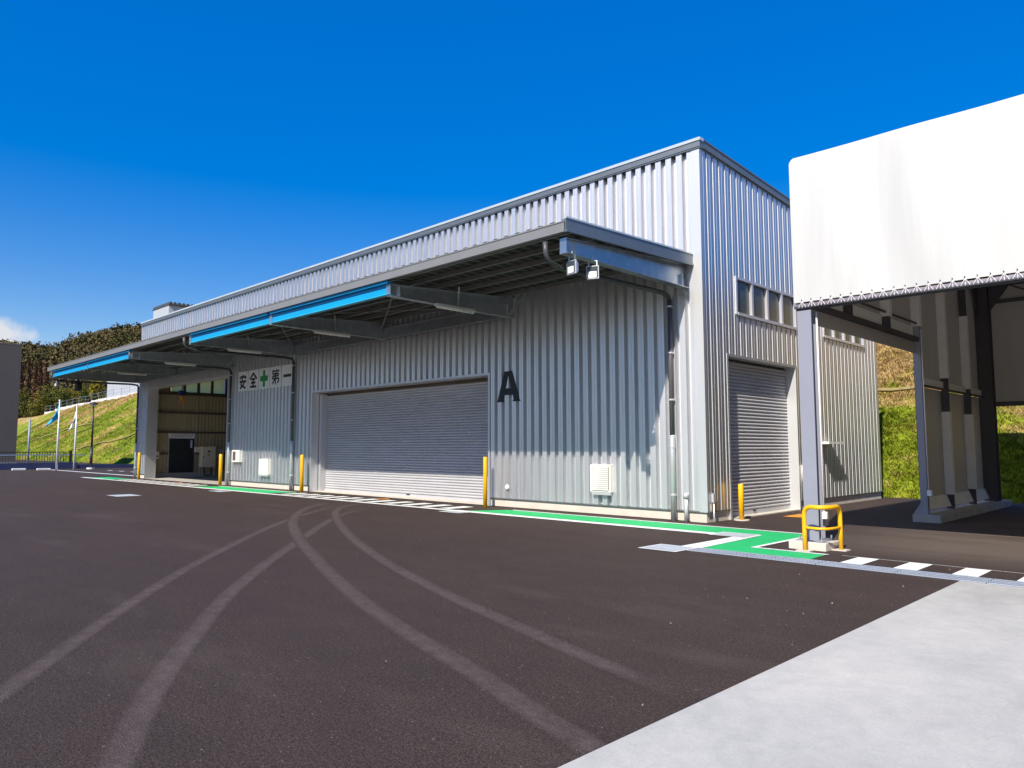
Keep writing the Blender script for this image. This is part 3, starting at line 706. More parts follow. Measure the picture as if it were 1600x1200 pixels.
# ------------------------------------------------------------------ warehouse
LEN, DEP = -34.2, 10.7
SL = .066
def roof_z(y): return 8.28 - SL*y
PITCH_R = .276; DR = .07
PROF = [(0,-.045),(.006,.045),(.104,.045),(.107,.040),(.113,.040),(.116,.045),(.212,.045),(.230,-.045)]
PROF_FRONT = [(0,-.065),(.006,.045),(.076,.045),(.079,.037),(.086,.037),(.089,.045),(.154,.045),(.180,-.065)]
def ribbed(mb, u0, u1, z0, z1, f, prof=PROF):
    """f(u, off, z) gives the world point; z1 may depend on u"""
    pts = []; k = math.floor(u0/PITCH_R)-1
    while k*PITCH_R < u1+PITCH_R:
        for a, b_ in prof: pts.append((k*PITCH_R+a, b_))
        k += 1
    out = []
    for (a, oa), (b_, ob) in zip(pts, pts[1:]):
        if b_ <= u0 or a >= u1 or b_-a < 1e-6: continue
        lo, hi = max(a, u0), min(b_, u1)
        out.append((lo, oa+(ob-oa)*(lo-a)/(b_-a), hi, oa+(ob-oa)*(hi-a)/(b_-a)))
    for lo, ol, hi, oh in out:
        za = z1(lo) if callable(z1) else z1; zb = z1(hi) if callable(z1) else z1
        mb.quad(f(lo, ol, z0), f(hi, oh, z0), f(hi, oh, zb), f(lo, ol, za))
wh = thing('warehouse', 'long silver ribbed metal warehouse with a canopy and big grey shutters', 'warehouse', (0,0,0))
ZC = .24
fr = lambda u, o, z: (u, -o, z)
mb = MB()
for a, b_, z0 in ((LEN+.02,-32.9,ZC), (-32.9,-23.3,4.78), (-23.3,-16.16,ZC), (-16.16,-6.72,3.66), (-6.72,-.14,ZC)):
    ribbed(mb, a, b_, z0, 8.28, fr, PROF_FRONT)
mb.build('front_cladding', MT['clad'], wh)
sd = lambda u, o, z: (o, u, z)
mb = MB(); rz = lambda u: roof_z(u)
for a, b_, z0, z1 in ((.05,1.02,ZC,rz), (1.02,4.58,3.69,4.73), (1.02,1.48,4.73,rz), (1.48,4.72,5.57,rz), (4.58,4.72,4.73,5.57) , (4.58,DEP,ZC,4.73), (4.72,6.55,4.73,rz), (6.55,9.6,5.57,rz), (9.6,DEP,4.73,rz)):
    if (a, b_) == (4.58, 4.72): continue
    ribbed(mb, a, b_, z0, z1, sd)
mb.build('side_cladding', MT['clad'], wh)
# hidden walls and roof, corrugated inside
mb = MB()
mb.quad((LEN,DEP,.0),(0,DEP,.0),(0,DEP,roof_z(DEP)),(LEN,DEP,roof_z(DEP)))
mb.build('back_wall', MT['clad'], wh)
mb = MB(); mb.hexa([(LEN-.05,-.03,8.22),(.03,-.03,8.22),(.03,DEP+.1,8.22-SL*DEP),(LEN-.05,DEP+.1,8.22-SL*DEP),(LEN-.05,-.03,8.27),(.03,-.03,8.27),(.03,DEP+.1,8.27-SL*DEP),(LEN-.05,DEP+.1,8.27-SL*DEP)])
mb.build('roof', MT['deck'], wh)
mb = MB().box(-.14,.05,-.05,-.0,ZC-.02,8.28)
mb.box(.0,.05,-.0,.05,ZC-.02,8.28).build('corner_trim', MT['trim'], wh)
MB().box(LEN-.02,LEN+.10,-.05,.05,ZC-.02,8.28).build('corner_trim', MT['trim'], wh)
MB().box(LEN-.06,.09,-.09,.06,8.28,8.41).box(LEN-.06,.09,-.075,.06,8.25,8.28).build('coping', MT['coping'], wh)
MB().box(LEN-.07,.11,-.11,.06,8.412,8.48).build('coping_cap', MT['copinglight'], wh)
mb = MB()
y0, y1 = .06, DEP+.1
mb.hexa([(-.05,y0,8.28-SL*y0),(.09,y0,8.28-SL*y0),(.09,y1,8.28-SL*y1),(-.05,y1,8.28-SL*y1),(-.05,y0,8.44-SL*y0),(.09,y0,8.44-SL*y0),(.09,y1,8.44-SL*y1),(-.05,y1,8.44-SL*y1)])
mb.hexa([(-.05,y0,8.24-SL*y0),(.055,y0,8.24-SL*y0),(.055,y1,8.24-SL*y1),(-.05,y1,8.24-SL*y1),(-.05,y0,8.28-SL*y0),(.055,y0,8.28-SL*y0),(.055,y1,8.28-SL*y1),(-.05,y1,8.28-SL*y1)])
mb.build('side_coping', MT['coping'], wh)
mb = MB(); mb.hexa([(-.05,y0,8.442-SL*y0),(.105,y0,8.442-SL*y0),(.105,y1,8.442-SL*y1),(-.05,y1,8.442-SL*y1),(-.05,y0,8.478-SL*y0),(.105,y0,8.478-SL*y0),(.105,y1,8.478-SL*y1),(-.05,y1,8.478-SL*y1)])
mb.build('side_coping_cap', MT['coping'], wh)
# foundation, flashing, door frames
for a, b_ in ((LEN+.02,-32.92),(-23.2,-16.25),(-6.64,-.004)): MB().box(a, b_, 0.0, .3, -.05, ZC-.012).build('foundation', MT['conc'], wh)
for a, b_ in ((.302,.96),(4.70,DEP-.01)): MB().box(-.3,.0,a,b_,-.05,ZC-.012).build('foundation', MT['conc'], wh)
for a, b_ in ((LEN+.02,-32.95),(-23.25,-16.2),(-6.68,.045)): MB().box(a, b_, -.048, .02, ZC-.022, ZC-.002).build('base_flashing', MT['coping'], wh)
for a, b_ in ((.022,1.0),(4.62,DEP)): MB().box(-.02,.047,a,b_,ZC-.022,ZC-.002).build('base_flashing', MT['coping'], wh)
for x0, x1, zt in ((-16.16,-6.72,3.66),(-32.9,-23.3,4.78)):
    MB().box(x0-.07,x0+.003,-.052,.5,0,zt-.01).box(x1-.003,x1+.07,-.052,.5,0,zt-.01).box(x0-.07,x1+.07,-.052,.5,zt-.01,zt+.06).build('door_frame', MT['trim'], wh)
MB().box(-.24,.052,.95,1.02,0,3.68).box(-.24,.052,4.58,4.65,0,3.68).box(-.24,.052,.95,4.65,3.68,3.74).build('door_frame', MT['trim'], wh)
MB().box(-16.12,-15.98,.25,.5,0,3.6).build('guide_rail', MT['trim'], wh)
# shutters, one slat at a time
SP = .0835
def slat_mesh(l, along):
    pr = [(.0,-.006),(.007,-.010),(.014,.010),(.026,.024),(.043,.030),(.060,.025),(.073,.012),(.080,-.004),(.0835,-.006)]
    mb = MB()
    for (za, oa), (zb, ob) in zip(pr, pr[1:]):
        if along == 'x': mb.quad((0,-oa,za),(l,-oa,za),(l,-ob,zb),(0,-ob,zb))
        else: mb.quad((oa,0,za),(oa,l,za),(ob,l,zb),(ob,0,zb))
    return mb
for nm_, along, org, l, zt in (('front','x',(-16.08,.50,.12),9.30,3.60),('side','y',(-.235,1.03,.12),3.54,3.64)):
    cu = MB()
    if along == 'x': cu.box(org[0],org[0]+l,org[1]-.03,org[1]+.01,.0,.12)
    else: cu.box(org[0]-.01,org[0]+.03,org[1],org[1]+l,.0,.12)
    cu_o = cu.build('shutter', MT['shutter'], wh)
    hb = MB().box(-16.2,-6.7,.54,.60,3.5,3.75) if along == 'x' else MB().box(-.34,-.30,.96,4.64,3.4,3.75)
    hb.build('shutter_shade_box', MT['girt'], cu_o)  # head box in dark brown, painting the shadow gap above the slats
    n = int((zt-.12)/SP); s0 = None
    for k in range(n):
        p = (org[0], org[1], .12+k*SP)
        if s0 is None: s0 = slat_mesh(l, along).build('slat', MT['shutter'], cu_o); s0.location = p
        else: again(s0, p)
    hd = MB()
    if along == 'x': hd.box(-11.08,-10.9,.455,.475,.09,.12)
    else: hd.box(-.2,-.18,2.5,2.62,.09,.12)
    hd.build('shutter_handle', MT['black'], cu_o)
# thresholds
MB().box(-16.09,-6.79,.0,.47,-.02,.03).build('threshold', MT['conc'], wh)
MB().box(-.23,.03,1.02,4.58,-.02,.025).build('threshold', MT['conc'], wh)
# side windows
for y0 in (1.48, 6.52):
    w = 3.24 if y0 < 2 else 3.08
    fo = MB()
    fo.box(-.06,.075,y0-.05,y0+.02,4.70,5.60).box(-.06,.06,y0+w-.02,y0+w+.05,4.70,5.60).box(-.06,.062,y0+.02,y0+w-.02,5.54,5.60).box(-.06,.085,y0+.02,y0+w-.02,4.68,4.75)
    for k in range(1,4): fo.box(-.05,.058,y0+w*k/4-.045,y0+w*k/4+.045,4.752,5.538)
    f_o = fo.build('window', MT['alu'], wh)
    p0 = None
    for k in range(4):
        pn = MB().box(-.02,-.01,y0+w*k/4+.05,y0+w*(k+1)/4-.05,4.75,5.54).build('pane', MT['glass'], f_o)
# bay interior
mb = MB(); mb.box(-33.9,-.4,.0,DEP-.05,-.03,.012)
mb.build('floor_slab', MT['floor'], wh)
mb = MB(); LW = -33.88
def inner_rib(y0, y1, z0, z1):
    y = y0
    while y < y1:
        e = min(y1, y+.2); a = min(y1, y+.14)
        mb.quad((LW,y,z0),(LW,a,z0),(LW,a,z1),(LW,y,z1)); mb.quad((LW,a,z0),(LW+.035,min(e,a+.01),z0),(LW+.035,min(e,a+.01),z1),(LW,a,z1))
        mb.quad((LW+.035,min(e,a+.01),z0),(LW+.035,e,z0),(LW+.035,e,z1),(LW+.035,min(e,a+.01),z1)); mb.quad((LW+.035,e,z0),(LW,min(y1,e+.001),z0),(LW,min(y1,e+.001),z1),(LW+.035,e,z1))
        y = e
inner_rib(.05, DEP, .25, 4.76); inner_rib(.05, 1.47, 4.76, 8); inner_rib(4.62, DEP, 4.76, 8); inner_rib(1.47, 4.62, 5.75, 8)
mb.build('inner_wall', MT['beige'], wh)
mb = MB(); mb.box(LEN+.02,LW-.01,.05,1.47,.2,8.2).box(LEN+.02,LW-.01,4.62,DEP,.2,8.2).box(LEN+.02,LW-.01,1.47,4.62,.2,4.76).box(LEN+.02,LW-.01,1.47,4.62,5.75,8.2)
mb.build('end_wall', MT['clad'], wh)
MB().box(LW-.02,LW+.2,.05,DEP,0,.25).build('wall_kerb', MT['floor'], wh)
mb = MB()
for z in (1.3,2.48,3.58,4.62): mb.box(LW+.036,LW+.14,.05,1.45 if z < 2.4 else DEP,z-.05,z+.06)
mb.box(LW+.036,LW+.14,2.95,DEP,1.25,1.36)
mb.box(LW+.02,LW+.22,.1,.45,0,8).box(LW+.02,LW+.22,5.2,5.5,0,8)
mb.build('girt', MT['girt'], wh)
mb = MB(); mb.box(-23.0,-22.9,.5,DEP-.1,0,8.0); mb.build('light_block_wall', MT['beige'], wh)  # unseen wall added to block light inside the building
f_o = MB().box(LW-.05,LW+.08,1.42,1.47,4.7,5.8).box(LW-.05,LW+.08,4.62,4.67,4.7,5.8).box(LW-.05,LW+.08,1.47,4.62,4.70,4.76).box(LW-.05,LW+.08,1.47,4.62,5.75,5.8)
for k in range(1,4): f_o.box(LW-.05,LW+.08,1.47+.7875*k-.06,1.47+.7875*k+.06,4.762,5.748)
f_o = f_o.build('window', MT['girt'], wh)
for k in range(4): MB().quad((LW-.02,1.47+.7875*k+.06,4.765),(LW-.02,1.47+.7875*(k+1)-.06,4.765),(LW-.02,1.47+.7875*(k+1)-.06,5.745),(LW-.02,1.47+.7875*k+.06,5.745)).build('pane', MT['frost'], f_o)
d = MB().box(LW+.04,LW+.09,1.50,2.86,.25,2.14).build('interior_door', MT['door'], wh)
MB().box(LW+.04,LW+.1,1.42,1.5,.25,2.2).build('door_post', MT['alu'], d)
bs = MB().box(LW+.04,LW+.10,1.44,2.88,2.15,2.50).build('door_sign', MT['signwhite'], wh)
tx = MB(); rr = random.Random(2)
for row in (2.22,2.30,2.38):
    y = 1.6
    while y < 2.75:
        tx.box(LW+.101,LW+.104,y,y+.05,row-.03*rr.random(),row+.045); y += rr.uniform(.075,.11)
tx.build('print', MT['grey_text'], bs)
bs = MB().box(LW+.10,LW+.12,2.55,2.84,1.56,2.08).build('blue_sign', MT['navy'], wh)
tx = MB()
for k in range(5): tx.box(LW+.121,LW+.124,2.65,2.75,1.62+.09*k,1.68+.09*k)
tx.build('print', MT['signwhite'], bs)
# electrical cabinet
t = thing('electrical_cabinet', 'beige electrical cabinet on legs inside the open bay', 'cabinet', (-33.25, 2.95, .012))
MB().cbox((0,.42,0,.76,.54,1.68),.01).build('body', MT['cabinet'], t)
MB().box(.05,.3,-.32,-.005,1.36,1.66).build('side_box', MT['cabinet'], t)
for x, y in ((.03,.03),(.37,.03),(.03,.71),(.37,.71)): MB().box(x-.02,x+.02,y-.02,y+.02,0,.54).build('leg', MT['alu'], t)
MB().box(.421,.424,.32,.44,1.36,1.46).box(.421,.424,.28,.5,1.26,1.275).box(.421,.424,.34,.42,1.16,1.2).build('print', MT['black'], t)
MB().box(.421,.44,.05,.09,1.05,1.18).build('handle', MT['black'], t)
MB().tube([(.2,.2,.54),(.2,.25,.12),(.2,.45,.05),(.2,.62,.1),(.2,.66,.5)],.03,8).build('cable', MT['cable'], t, True)
t = thing('junction_box', 'smaller beige wall box on a stand behind the cabinet', 'cabinet', (-33.7, 3.85, .012))
MB().cbox((0,.25,0,.62,1.0,1.56),.01).build('body', MT['cabinet'], t)
for y in (.12,.5): MB().box(.1,.14,y-.02,y+.02,0,1.0).build('leg', MT['alu'], t)
MB().box(LW+.15,LW+.24,.70,.92,1.03,1.43).build('control_box', MT['white'], wh)
MB().box(LW+.241,LW+.26,.76,.86,1.12,1.22).build('control_button', MT['red'], wh)
MB().tube([(LW+.1,2.98,1.7),(LW+.1,2.98,4.7)],.025,6).build('conduit', MT['alu'], wh)
t = thing('crane_hook', 'orange crane hook hanging inside the open bay', 'hook', (-31.5, 1.18, 4.55))
MB().tube([(0,0,1.9),(.1,.1,.9),(0,0,.1)],.02,6).build('cable', MT['cable'], t)
MB().cbox((-.1,.1,-.17,.17,-.16,.1),.03).build('hoist_block', MT['navy'], t)
MB().tube([(0,0,-.16),(0,0,-.3),(0,.07,-.4),(0,.03,-.52),(0,-.08,-.48),(0,-.1,-.4)],[.07,.06,.05,.05,.04,.02],8).build('hook', MT['orange'], t, True)
# wall fittings
def vent(x0, x1, z0, z1, louvres):
    o = MB().box(x0,x1,-.16,-.02,z0,z1).build('vent_hood', MT['cream'], wh)
    if louvres:
        MB().box(x0+.05,x1-.05,-.165,-.1605,z0+.05,z1-.04).build('vent_shade_plate', MT['girt'], o)  # flat dark plate, paints the gaps between the louvres as shade
        n = 12; s0 = None
        for k in range(n):
            z = z0+.06+(z1-z0-.12)*k/(n-1)
            if s0 is None:
                s0 = MB().hexa([(0,-.190,-.016),(x1-x0-.12,-.190,-.016),(x1-x0-.12,-.166,.002),(0,-.166,.002),(0,-.190,.006),(x1-x0-.12,-.190,.006),(x1-x0-.12,-.166,.024),(0,-.166,.024)]).build('louvre', MT['cream'], o)
                s0.location = (x0+.06, 0, z)
            else: again(s0, (x0+.06, 0, z))
    MB().box(x0+.03,x1-.03,-.15,-.03,z0-.07,z0-.001).build('vent_base', MT['alu'], o)
    return o
vent(-3.03,-2.42,.55,1.20,True)
vent(-20.0,-19.25,.55,1.17,False)
bx = MB().box(-22.45,-21.75,-.16,-.02,1.02,1.52).build('meter_box', MT['cream'], wh)
MB().box(-22.37,-22.1,-.165,-.16,1.08,1.46).build('meter_window', MT['girt'], bx)
MB().ball((-5.93,-.09,.54),(.06,.06,.075)).build('outlet_cover', MT['white'], wh, True)
o = MB().box(.06,.11,.10,.20,.43,.62).build('switch_box', MT['alu'], wh)
MB().tube([(.085,.15,.43),(.085,.15,0)],.017,8).build('conduit', MT['cream'], o, True)
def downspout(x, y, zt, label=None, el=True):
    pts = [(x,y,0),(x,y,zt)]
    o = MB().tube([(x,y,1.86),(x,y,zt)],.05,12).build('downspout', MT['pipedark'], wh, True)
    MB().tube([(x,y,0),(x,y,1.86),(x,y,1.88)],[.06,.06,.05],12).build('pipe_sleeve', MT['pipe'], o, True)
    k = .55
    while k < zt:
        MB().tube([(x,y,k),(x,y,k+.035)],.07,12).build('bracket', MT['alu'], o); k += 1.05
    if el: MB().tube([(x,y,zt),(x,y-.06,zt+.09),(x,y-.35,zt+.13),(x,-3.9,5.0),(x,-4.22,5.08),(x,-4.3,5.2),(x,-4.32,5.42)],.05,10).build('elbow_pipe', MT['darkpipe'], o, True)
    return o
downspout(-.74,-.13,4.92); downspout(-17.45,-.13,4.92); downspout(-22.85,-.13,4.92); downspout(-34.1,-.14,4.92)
o = MB().tube([(-.43,-.12,0),(-.43,-.12,.52)],.045,10).build('vent_pipe', MT['alu'], wh, True)
MB().tube([(-.43,-.12,.5),(-.43,-.12,.62)],.06,10).build('pipe_cap', MT['alu'], o, True)
o = MB().tube([(.1,4.85,.62),(.1,4.85,1.15)],.07,10).build('side_pipe', MT['cream'], wh, True)
MB().tube([(.1,4.85,.2),(.1,4.85,.62)],.07,10).build('pipe_foot', MT['darkpipe'], o, True)
MB().box(.04,.38,5.75,6.75,1.70,1.76).build('door_hood', MT['cream'], wh)

# ------------------------------------------------------------------ canopy
YF = -4.39
def can_z(y): return 5.85 - .03*(-y)     # deck top
cp = bpy.data.objects.new('canopy', None); COL.objects.link(cp); cp.parent = wh
mb = MB(); x = LEN-.35; P = .30
while x < -.22:
    prof = [(0,0),(.05,.10),(.13,.10),(.18,0),(.30,0)]
    for (a, za), (b_, zb) in zip(prof, prof[1:]):
        if x+b_ > -.2: continue
        mb.quad((x+a,YF+.06,can_z(YF)-.07+za),(x+b_,YF+.06,can_z(YF)-.07+zb),(x+b_,-.05,can_z(0)-.07+zb),(x+a,-.05,can_z(0)-.07+za))
    cap = [(x+a, can_z(YF)-.07+z) for a, z in prof[:4]]
    if x+.18 < -.2:
        mb.add([(a, YF+.06, z) for a, z in cap], [(0,1,2,3)]); mb.add([(a, -.05, z+can_z(0)-can_z(YF)) for a, z in cap], [(0,1,2,3)])
    x += P
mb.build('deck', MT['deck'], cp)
MB().hexa([(LEN-.3,-.16,can_z(0)-.03),(-.2,-.16,can_z(0)-.03),(-.2,.033,can_z(0)+.02),(LEN-.3,.033,can_z(0)+.02),(LEN-.3,-.16,can_z(0)+.035),(-.2,-.16,can_z(0)+.035),(-.2,.033,can_z(0)+.12),(LEN-.3,.033,can_z(0)+.12)]).build('wall_flashing', MT['coping'], cp)
XL, XR = LEN-.42, -.19
MB().box(XL,XR,YF,YF+.11,5.50,5.52).box(XL,XR,YF,YF+.012,5.52,5.675).box(XL,XR,YF-.012,YF+.012,5.675,5.70).box(XL,XR,YF+.098,YF+.11,5.52,5.66).box(XL,XL+.02,YF,YF+.11,5.52,5.64).build('gutter', MT['gutter'], cp)
def fas(z0, z1, m, nm, xo=0):
    q = MB(); q.hexa([(XR-.02,YF,can_z(YF)+z0),(XR+xo,YF,can_z(YF)+z0),(XR+xo,-.04,can_z(0)+z0),(XR-.02,-.04,can_z(0)+z0),(XR-.02,YF,can_z(YF)+z1),(XR+xo,YF,can_z(YF)+z1),(XR+xo,-.04,can_z(0)+z1),(XR-.02,-.04,can_z(0)+z1)])
    return q.build(nm, m, cp)
fas(-.19,.02,MT['coping'],'side_fascia',.02); fas(.022,.055,MT['copinglight'],'fascia_cap',.035); fas(-.23,-.192,MT['coping'],'fascia_lip',.04)
BX = [-.36,-5.72,-11.4,-17.1,-22.8,-28.5,-34.0]
def beam(x):
    zb = 5.16; y0, y1 = -4.24, -.05; t0, t1 = 5.42, 5.68; mb = MB()
    mb.hexa([(x-.006,y0,zb),(x+.006,y0,zb),(x+.006,y1,zb-.02),(x-.006,y1,zb-.02),(x-.006,y0,t0),(x+.006,y0,t0),(x+.006,y1,t1),(x-.006,y1,t1)])
    mb.hexa([(x-.095,y0,zb-.012),(x+.095,y0,zb-.012),(x+.095,y1,zb-.032),(x-.095,y1,zb-.032),(x-.095,y0,zb),(x+.095,y0,zb),(x+.095,y1,zb-.02),(x-.095,y1,zb-.02)])
    mb.hexa([(x-.075,y0,t0),(x+.075,y0,t0),(x+.075,y1,t1),(x-.075,y1,t1),(x-.075,y0,t0+.012),(x+.075,y0,t0+.012),(x+.075,y1,t1+.012),(x-.075,y1,t1+.012)])
    mb.box(x-.08,x+.08,y0-.012,y0,zb-.012,t0+.012)
    for yy in (y0+.28, y1-.25): mb.box(x-.07,x+.07,yy,yy+.01,zb,t0-.005)
    return mb
for x in BX:
    bo = beam(x).build('beam', MT['galv'], cp)
    for s in (-1, 1):
        if (x > -1 and s > 0) or (x < -33.9 and s < 0): continue
        MB().bar((x+s*.35,-2.35,5.62),(x+s*.03,-2.1,5.17),.035,.05).build('brace', MT['galv'], bo)
        MB().bar((x+s*.42,-.18,5.62),(x+s*.03,-.3,5.13),.035,.05).build('brace', MT['galv'], bo)
for y in (-4.05,-3.35,-2.62,-1.9,-1.18,-.42):
    z = can_z(y)-.075
    MB().box(LEN-.2,-.30,y-.05,y+.0,z-.004,z).box(LEN-.2,-.30,y-.004,y,z-.1,z-.0045).box(LEN-.2,-.30,y-.05,y-.0045,z-.104,z-.1).build('purlin', MT['purlin'], cp)
# tie beam along the wall head and blue crane beams in front of the two doors
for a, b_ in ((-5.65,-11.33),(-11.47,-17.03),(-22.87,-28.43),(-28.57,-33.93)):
    MB().box(b_,a,-.31,-.29,5.15,5.47).box(b_,a,-.37,-.23,5.138,5.15).box(b_,a,-.37,-.23,5.47,5.482).build('tie_beam', MT['galv'], cp)
    MB().box(b_,a,-4.235,-4.22,5.19,5.46).box(b_,a,-4.30,-4.16,5.465,5.48).build('crane_beam', MT['blue'], cp)
    MB().box(b_,a,-4.30,-4.16,5.175,5.19).build('beam_flange', MT['bluelight'], cp)
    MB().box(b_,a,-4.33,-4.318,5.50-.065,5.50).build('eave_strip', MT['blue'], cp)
    MB().bar((b_+.1,-4.0,5.42),(a-.1,-.5,5.42),.018).build('tie_rod', MT['purlin'], cp)
    MB().bar((a-.1,-4.0,5.44),(b_+.1,-.5,5.44),.018).build('tie_rod', MT['purlin'], cp)
# strip lights under the beams
LIG = [(-5.5,-3.0,-1.7,'fluorescent strip light under the beam nearest the letter A'),(-11.15,-3.0,-1.7,'fluorescent strip light over the middle of the big shutter'),(-16.85,-3.05,-1.75,'fluorescent strip light just right of the white safety sign'),
       (-22.6,-3.05,-1.75,'fluorescent strip light just left of the white safety sign'),(-28.25,-3.05,-1.75,'fluorescent strip light deepest under the far end of the canopy')]
for x, y0, y1, l in LIG:
    t = thing('strip_light', l, 'light', (x, y0, 5.06), 'strip lights under the canopy')
    MB().hexa([(-.07,0,0),(.07,0,0),(.07,1.3,0),(-.07,1.3,0),(-.03,.03,.07),(.03,.03,.07),(.03,1.27,.07),(-.03,1.27,.07)]).build('housing', MT['white'], t)
    MB().tube([(0,.04,-.03),(0,1.26,-.03)],.02,8).build('tube', MT['led'], t, True)
    for yy in (.3, 1.0): MB().box(-.01,.01,yy,yy+.02,.07,.1).build('hanger', MT['galv'], t)
# floodlights
def floodlight(loc, rz, tilt, label, rear=False):
    t = thing('floodlight', label, 'floodlight', loc, 'floodlights hung from the canopy', rz)
    b = MB(); b.cbox((-.12,.12,-.02,.02,-.25,.0),.004)
    q = b.build('frame', MT['alu'], t)
    MB().hexa([(-.115,.02,-.24),(.115,.02,-.24),(.09,.085,-.2),(-.09,.085,-.2),(-.115,.02,-.012),(.115,.02,-.012),(.09,.085,-.05),(-.09,.085,-.05)]).build('housing', MT['alu'], t)
    MB().box(-.105,.105,-.026,-.021,-.235,-.015).build('lens', MT['glass'], t)
    MB().box(-.078,.078,-.031,-.027,-.23,-.112).build('led_panel', MT['led'], t)
    MB().box(-.09,-.07,0,.02,0,.09).box(.07,.09,0,.02,0,.09).box(-.09,.09,0,.02,.09,.105).tube([(0,.01,.1),(0,.01,.2)],.012,6).build('bracket', MT['galv'], t)
    return t
floodlight((-.30,-4.08,5.03),-.15,0,'floodlight at the very corner of the canopy')
floodlight((-.30,-3.46,5.04),.42,0,'floodlight just inside the canopy corner, facing the yard')
floodlight((-34.1,-4.1,4.98),0,0,'small floodlight under the far left corner of the canopy')
t = thing('loudspeaker', 'small black box hanging under the far end of the canopy', 'box', (-34.0,-3.1,4.75))
MB().cbox((-.22,.22,-.12,.12,-.2,.22),.02).build('body', MT['black'], t)
MB().box(-.03,.03,-.03,.03,.22,.42).build('bracket', MT['dark'], t)

# ------------------------------------------------------------------ lettering
def extrude_poly(mb, polys, x0, z0, sx, sz, y, d=.006):
    for pl in polys:
        n = len(pl); f = [(x0+u*sx, y, z0+v*sz) for u, v in pl]; b = [(x0+u*sx, y+d, z0+v*sz) for u, v in pl]
        mb.add(f+b, [tuple(range(n))] + [(i, n+i, n+(i+1)%n, (i+1)%n) for i in range(n)])
def stroke(a, b, w):
    dx, dy = b[0]-a[0], b[1]-a[1]; l = math.hypot(dx, dy) or 1; nx, ny = -dy/l*w/2, dx/l*w/2
    return [(a[0]-nx,a[1]-ny),(b[0]-nx,b[1]-ny),(b[0]+nx,b[1]+ny),(a[0]+nx,a[1]+ny)]
A = [[(0,0),(.30,0),(.335,.16),(.665,.16),(.70,0),(1,0),(.95,.04),(.66,1),(.34,1),(.05,.04)]]
Apoly = [[(0,0),(.30,0),(.325,.06),(.28,.06),(.325,.22),(.385,.44),(.5,.86),(.34,1.0),(.05,.07)],
         [(1,0),(.95,.07),(.66,1.0),(.34,1.0),(.5,.86),(.615,.44),(.675,.22),(.72,.06),(.675,.06),(.70,0)],
         [(.325,.22),(.675,.22),(.615,.44),(.385,.44)]]
mb = MB(); extrude_poly(mb, Apoly, -6.38, 2.86, .92, .84, -.052, .02)
o = mb.build('wall_letter', MT['black']); tag(o, 'big black letter A on the ribbed wall right of the shutter', 'letter')
sg = thing('safety_sign', 'row of five white panels with black characters and a green cross', 'sign', (0,0,0))
CH = {
 'an': [((.5,1.0),(.5,.88)),((.1,.84),(.9,.84)),((.1,.84),(.1,.68)),((.9,.84),(.9,.68)),((.02,.5),(.98,.5)),((.44,.76),(.22,.26)),((.22,.26),(.9,.0)),((.74,.5),(.5,.2)),((.5,.2),(.1,.0))],
 'zen': [((.5,1.0),(.02,.58)),((.5,1.0),(.98,.58)),((.24,.58),(.76,.58)),((.2,.32),(.8,.32)),((.06,.03),(.94,.03)),((.5,.58),(.5,.03))],
 'dai': [((.22,1.0),(.08,.84)),((.18,.92),(.46,.92)),((.66,1.0),(.54,.84)),((.62,.92),(.96,.92)),((.1,.74),(.86,.74)),((.86,.74),(.86,.58)),((.14,.58),(.86,.58)),((.14,.58),(.14,.40)),((.1,.40),(.92,.40)),((.92,.40),(.88,.16)),((.5,.78),(.5,.0)),((.5,.40),(.1,.06)),((.88,.16),(.74,.12))],
 'ichi': [((.04,.5),(.96,.5))]}
x0, w = -22.25, .90
for k, c in enumerate(('an','zen','cross','dai','ichi')):
    xa = x0+k*.94+(.02 if k > 2 else 0)
    pn = MB().box(xa,xa+w-.02,-.066,-.040,4.02,4.86).build('sign_panel', MT['signwhite'], sg)
    mb = MB()
    if c == 'cross':
        extrude_poly(mb, [[(.36,0),(.64,0),(.64,.34),(1,.34),(1,.66),(.64,.66),(.64,1),(.36,1),(.36,.66),(0,.66),(0,.34),(.36,.34)]], xa+.12, 4.1, .64, .68, -.072, .005)
        mb.build('green_cross', MT['green'], pn)
    else:
        for i, (a, b_) in enumerate(CH[c]): extrude_poly(mb, [stroke(a, b_, .19 if c in ('ichi',) else (.155 if c != 'dai' else .115))], xa+.12, 4.14, .64, .58, -.072-.0004*i, .005)
        mb.build('character', MT['black'], pn)

# ------------------------------------------------------------------ bollards and hoop guard
def bollard(x, y, h, r_, label, pad=True):
    t = thing('bollard', label, 'bollard', (x, y, 0), 'yellow bollards beside the doors')
    MB().tube([(0,0,0),(0,0,h-.02),(0,0,h-.004),(0,0,h)], [r_,r_,r_*.86,r_*.6], 20).build('post', MT['yellow'], t, True)
    if pad: MB().tube([(0,0,.0),(0,0,.016)], .17, 20).build('concrete_collar', MT['conc'], t)
    return t
bollard(-32.45,-.5,1.38,.07,'yellow bollard at the far left corner of the open bay', False)
bollard(-22.95,-.42,1.35,.07,'yellow bollard between the open bay and the white sign', False)
bollard(-16.25,-.36,1.36,.07,'yellow bollard at the left side of the big shutter', False)
bollard(-6.42,-.44,1.36,.057,'yellow bollard at the right side of the big shutter', False)
bollard(.25,1.05,.80,.058,'short yellow bollard in front of the narrow side shutter')
t = thing('hoop_guard', 'yellow bent hoop guard protecting the foot of the tent column', 'guard', (0,0,0))
def plan(s):   # path round the footing corner, s 0..1
    pts = [(3.29,-2.80),(3.50,-2.86),(3.63,-2.80),(3.68,-2.62),(3.67,-2.36)]
    q = smooth_path(pts, 10); f = s*(len(q)-1); i = min(int(f), len(q)-2); u = f-i
    return (q[i][0]*(1-u)+q[i+1][0]*u, q[i][1]*(1-u)+q[i+1][1]*u)
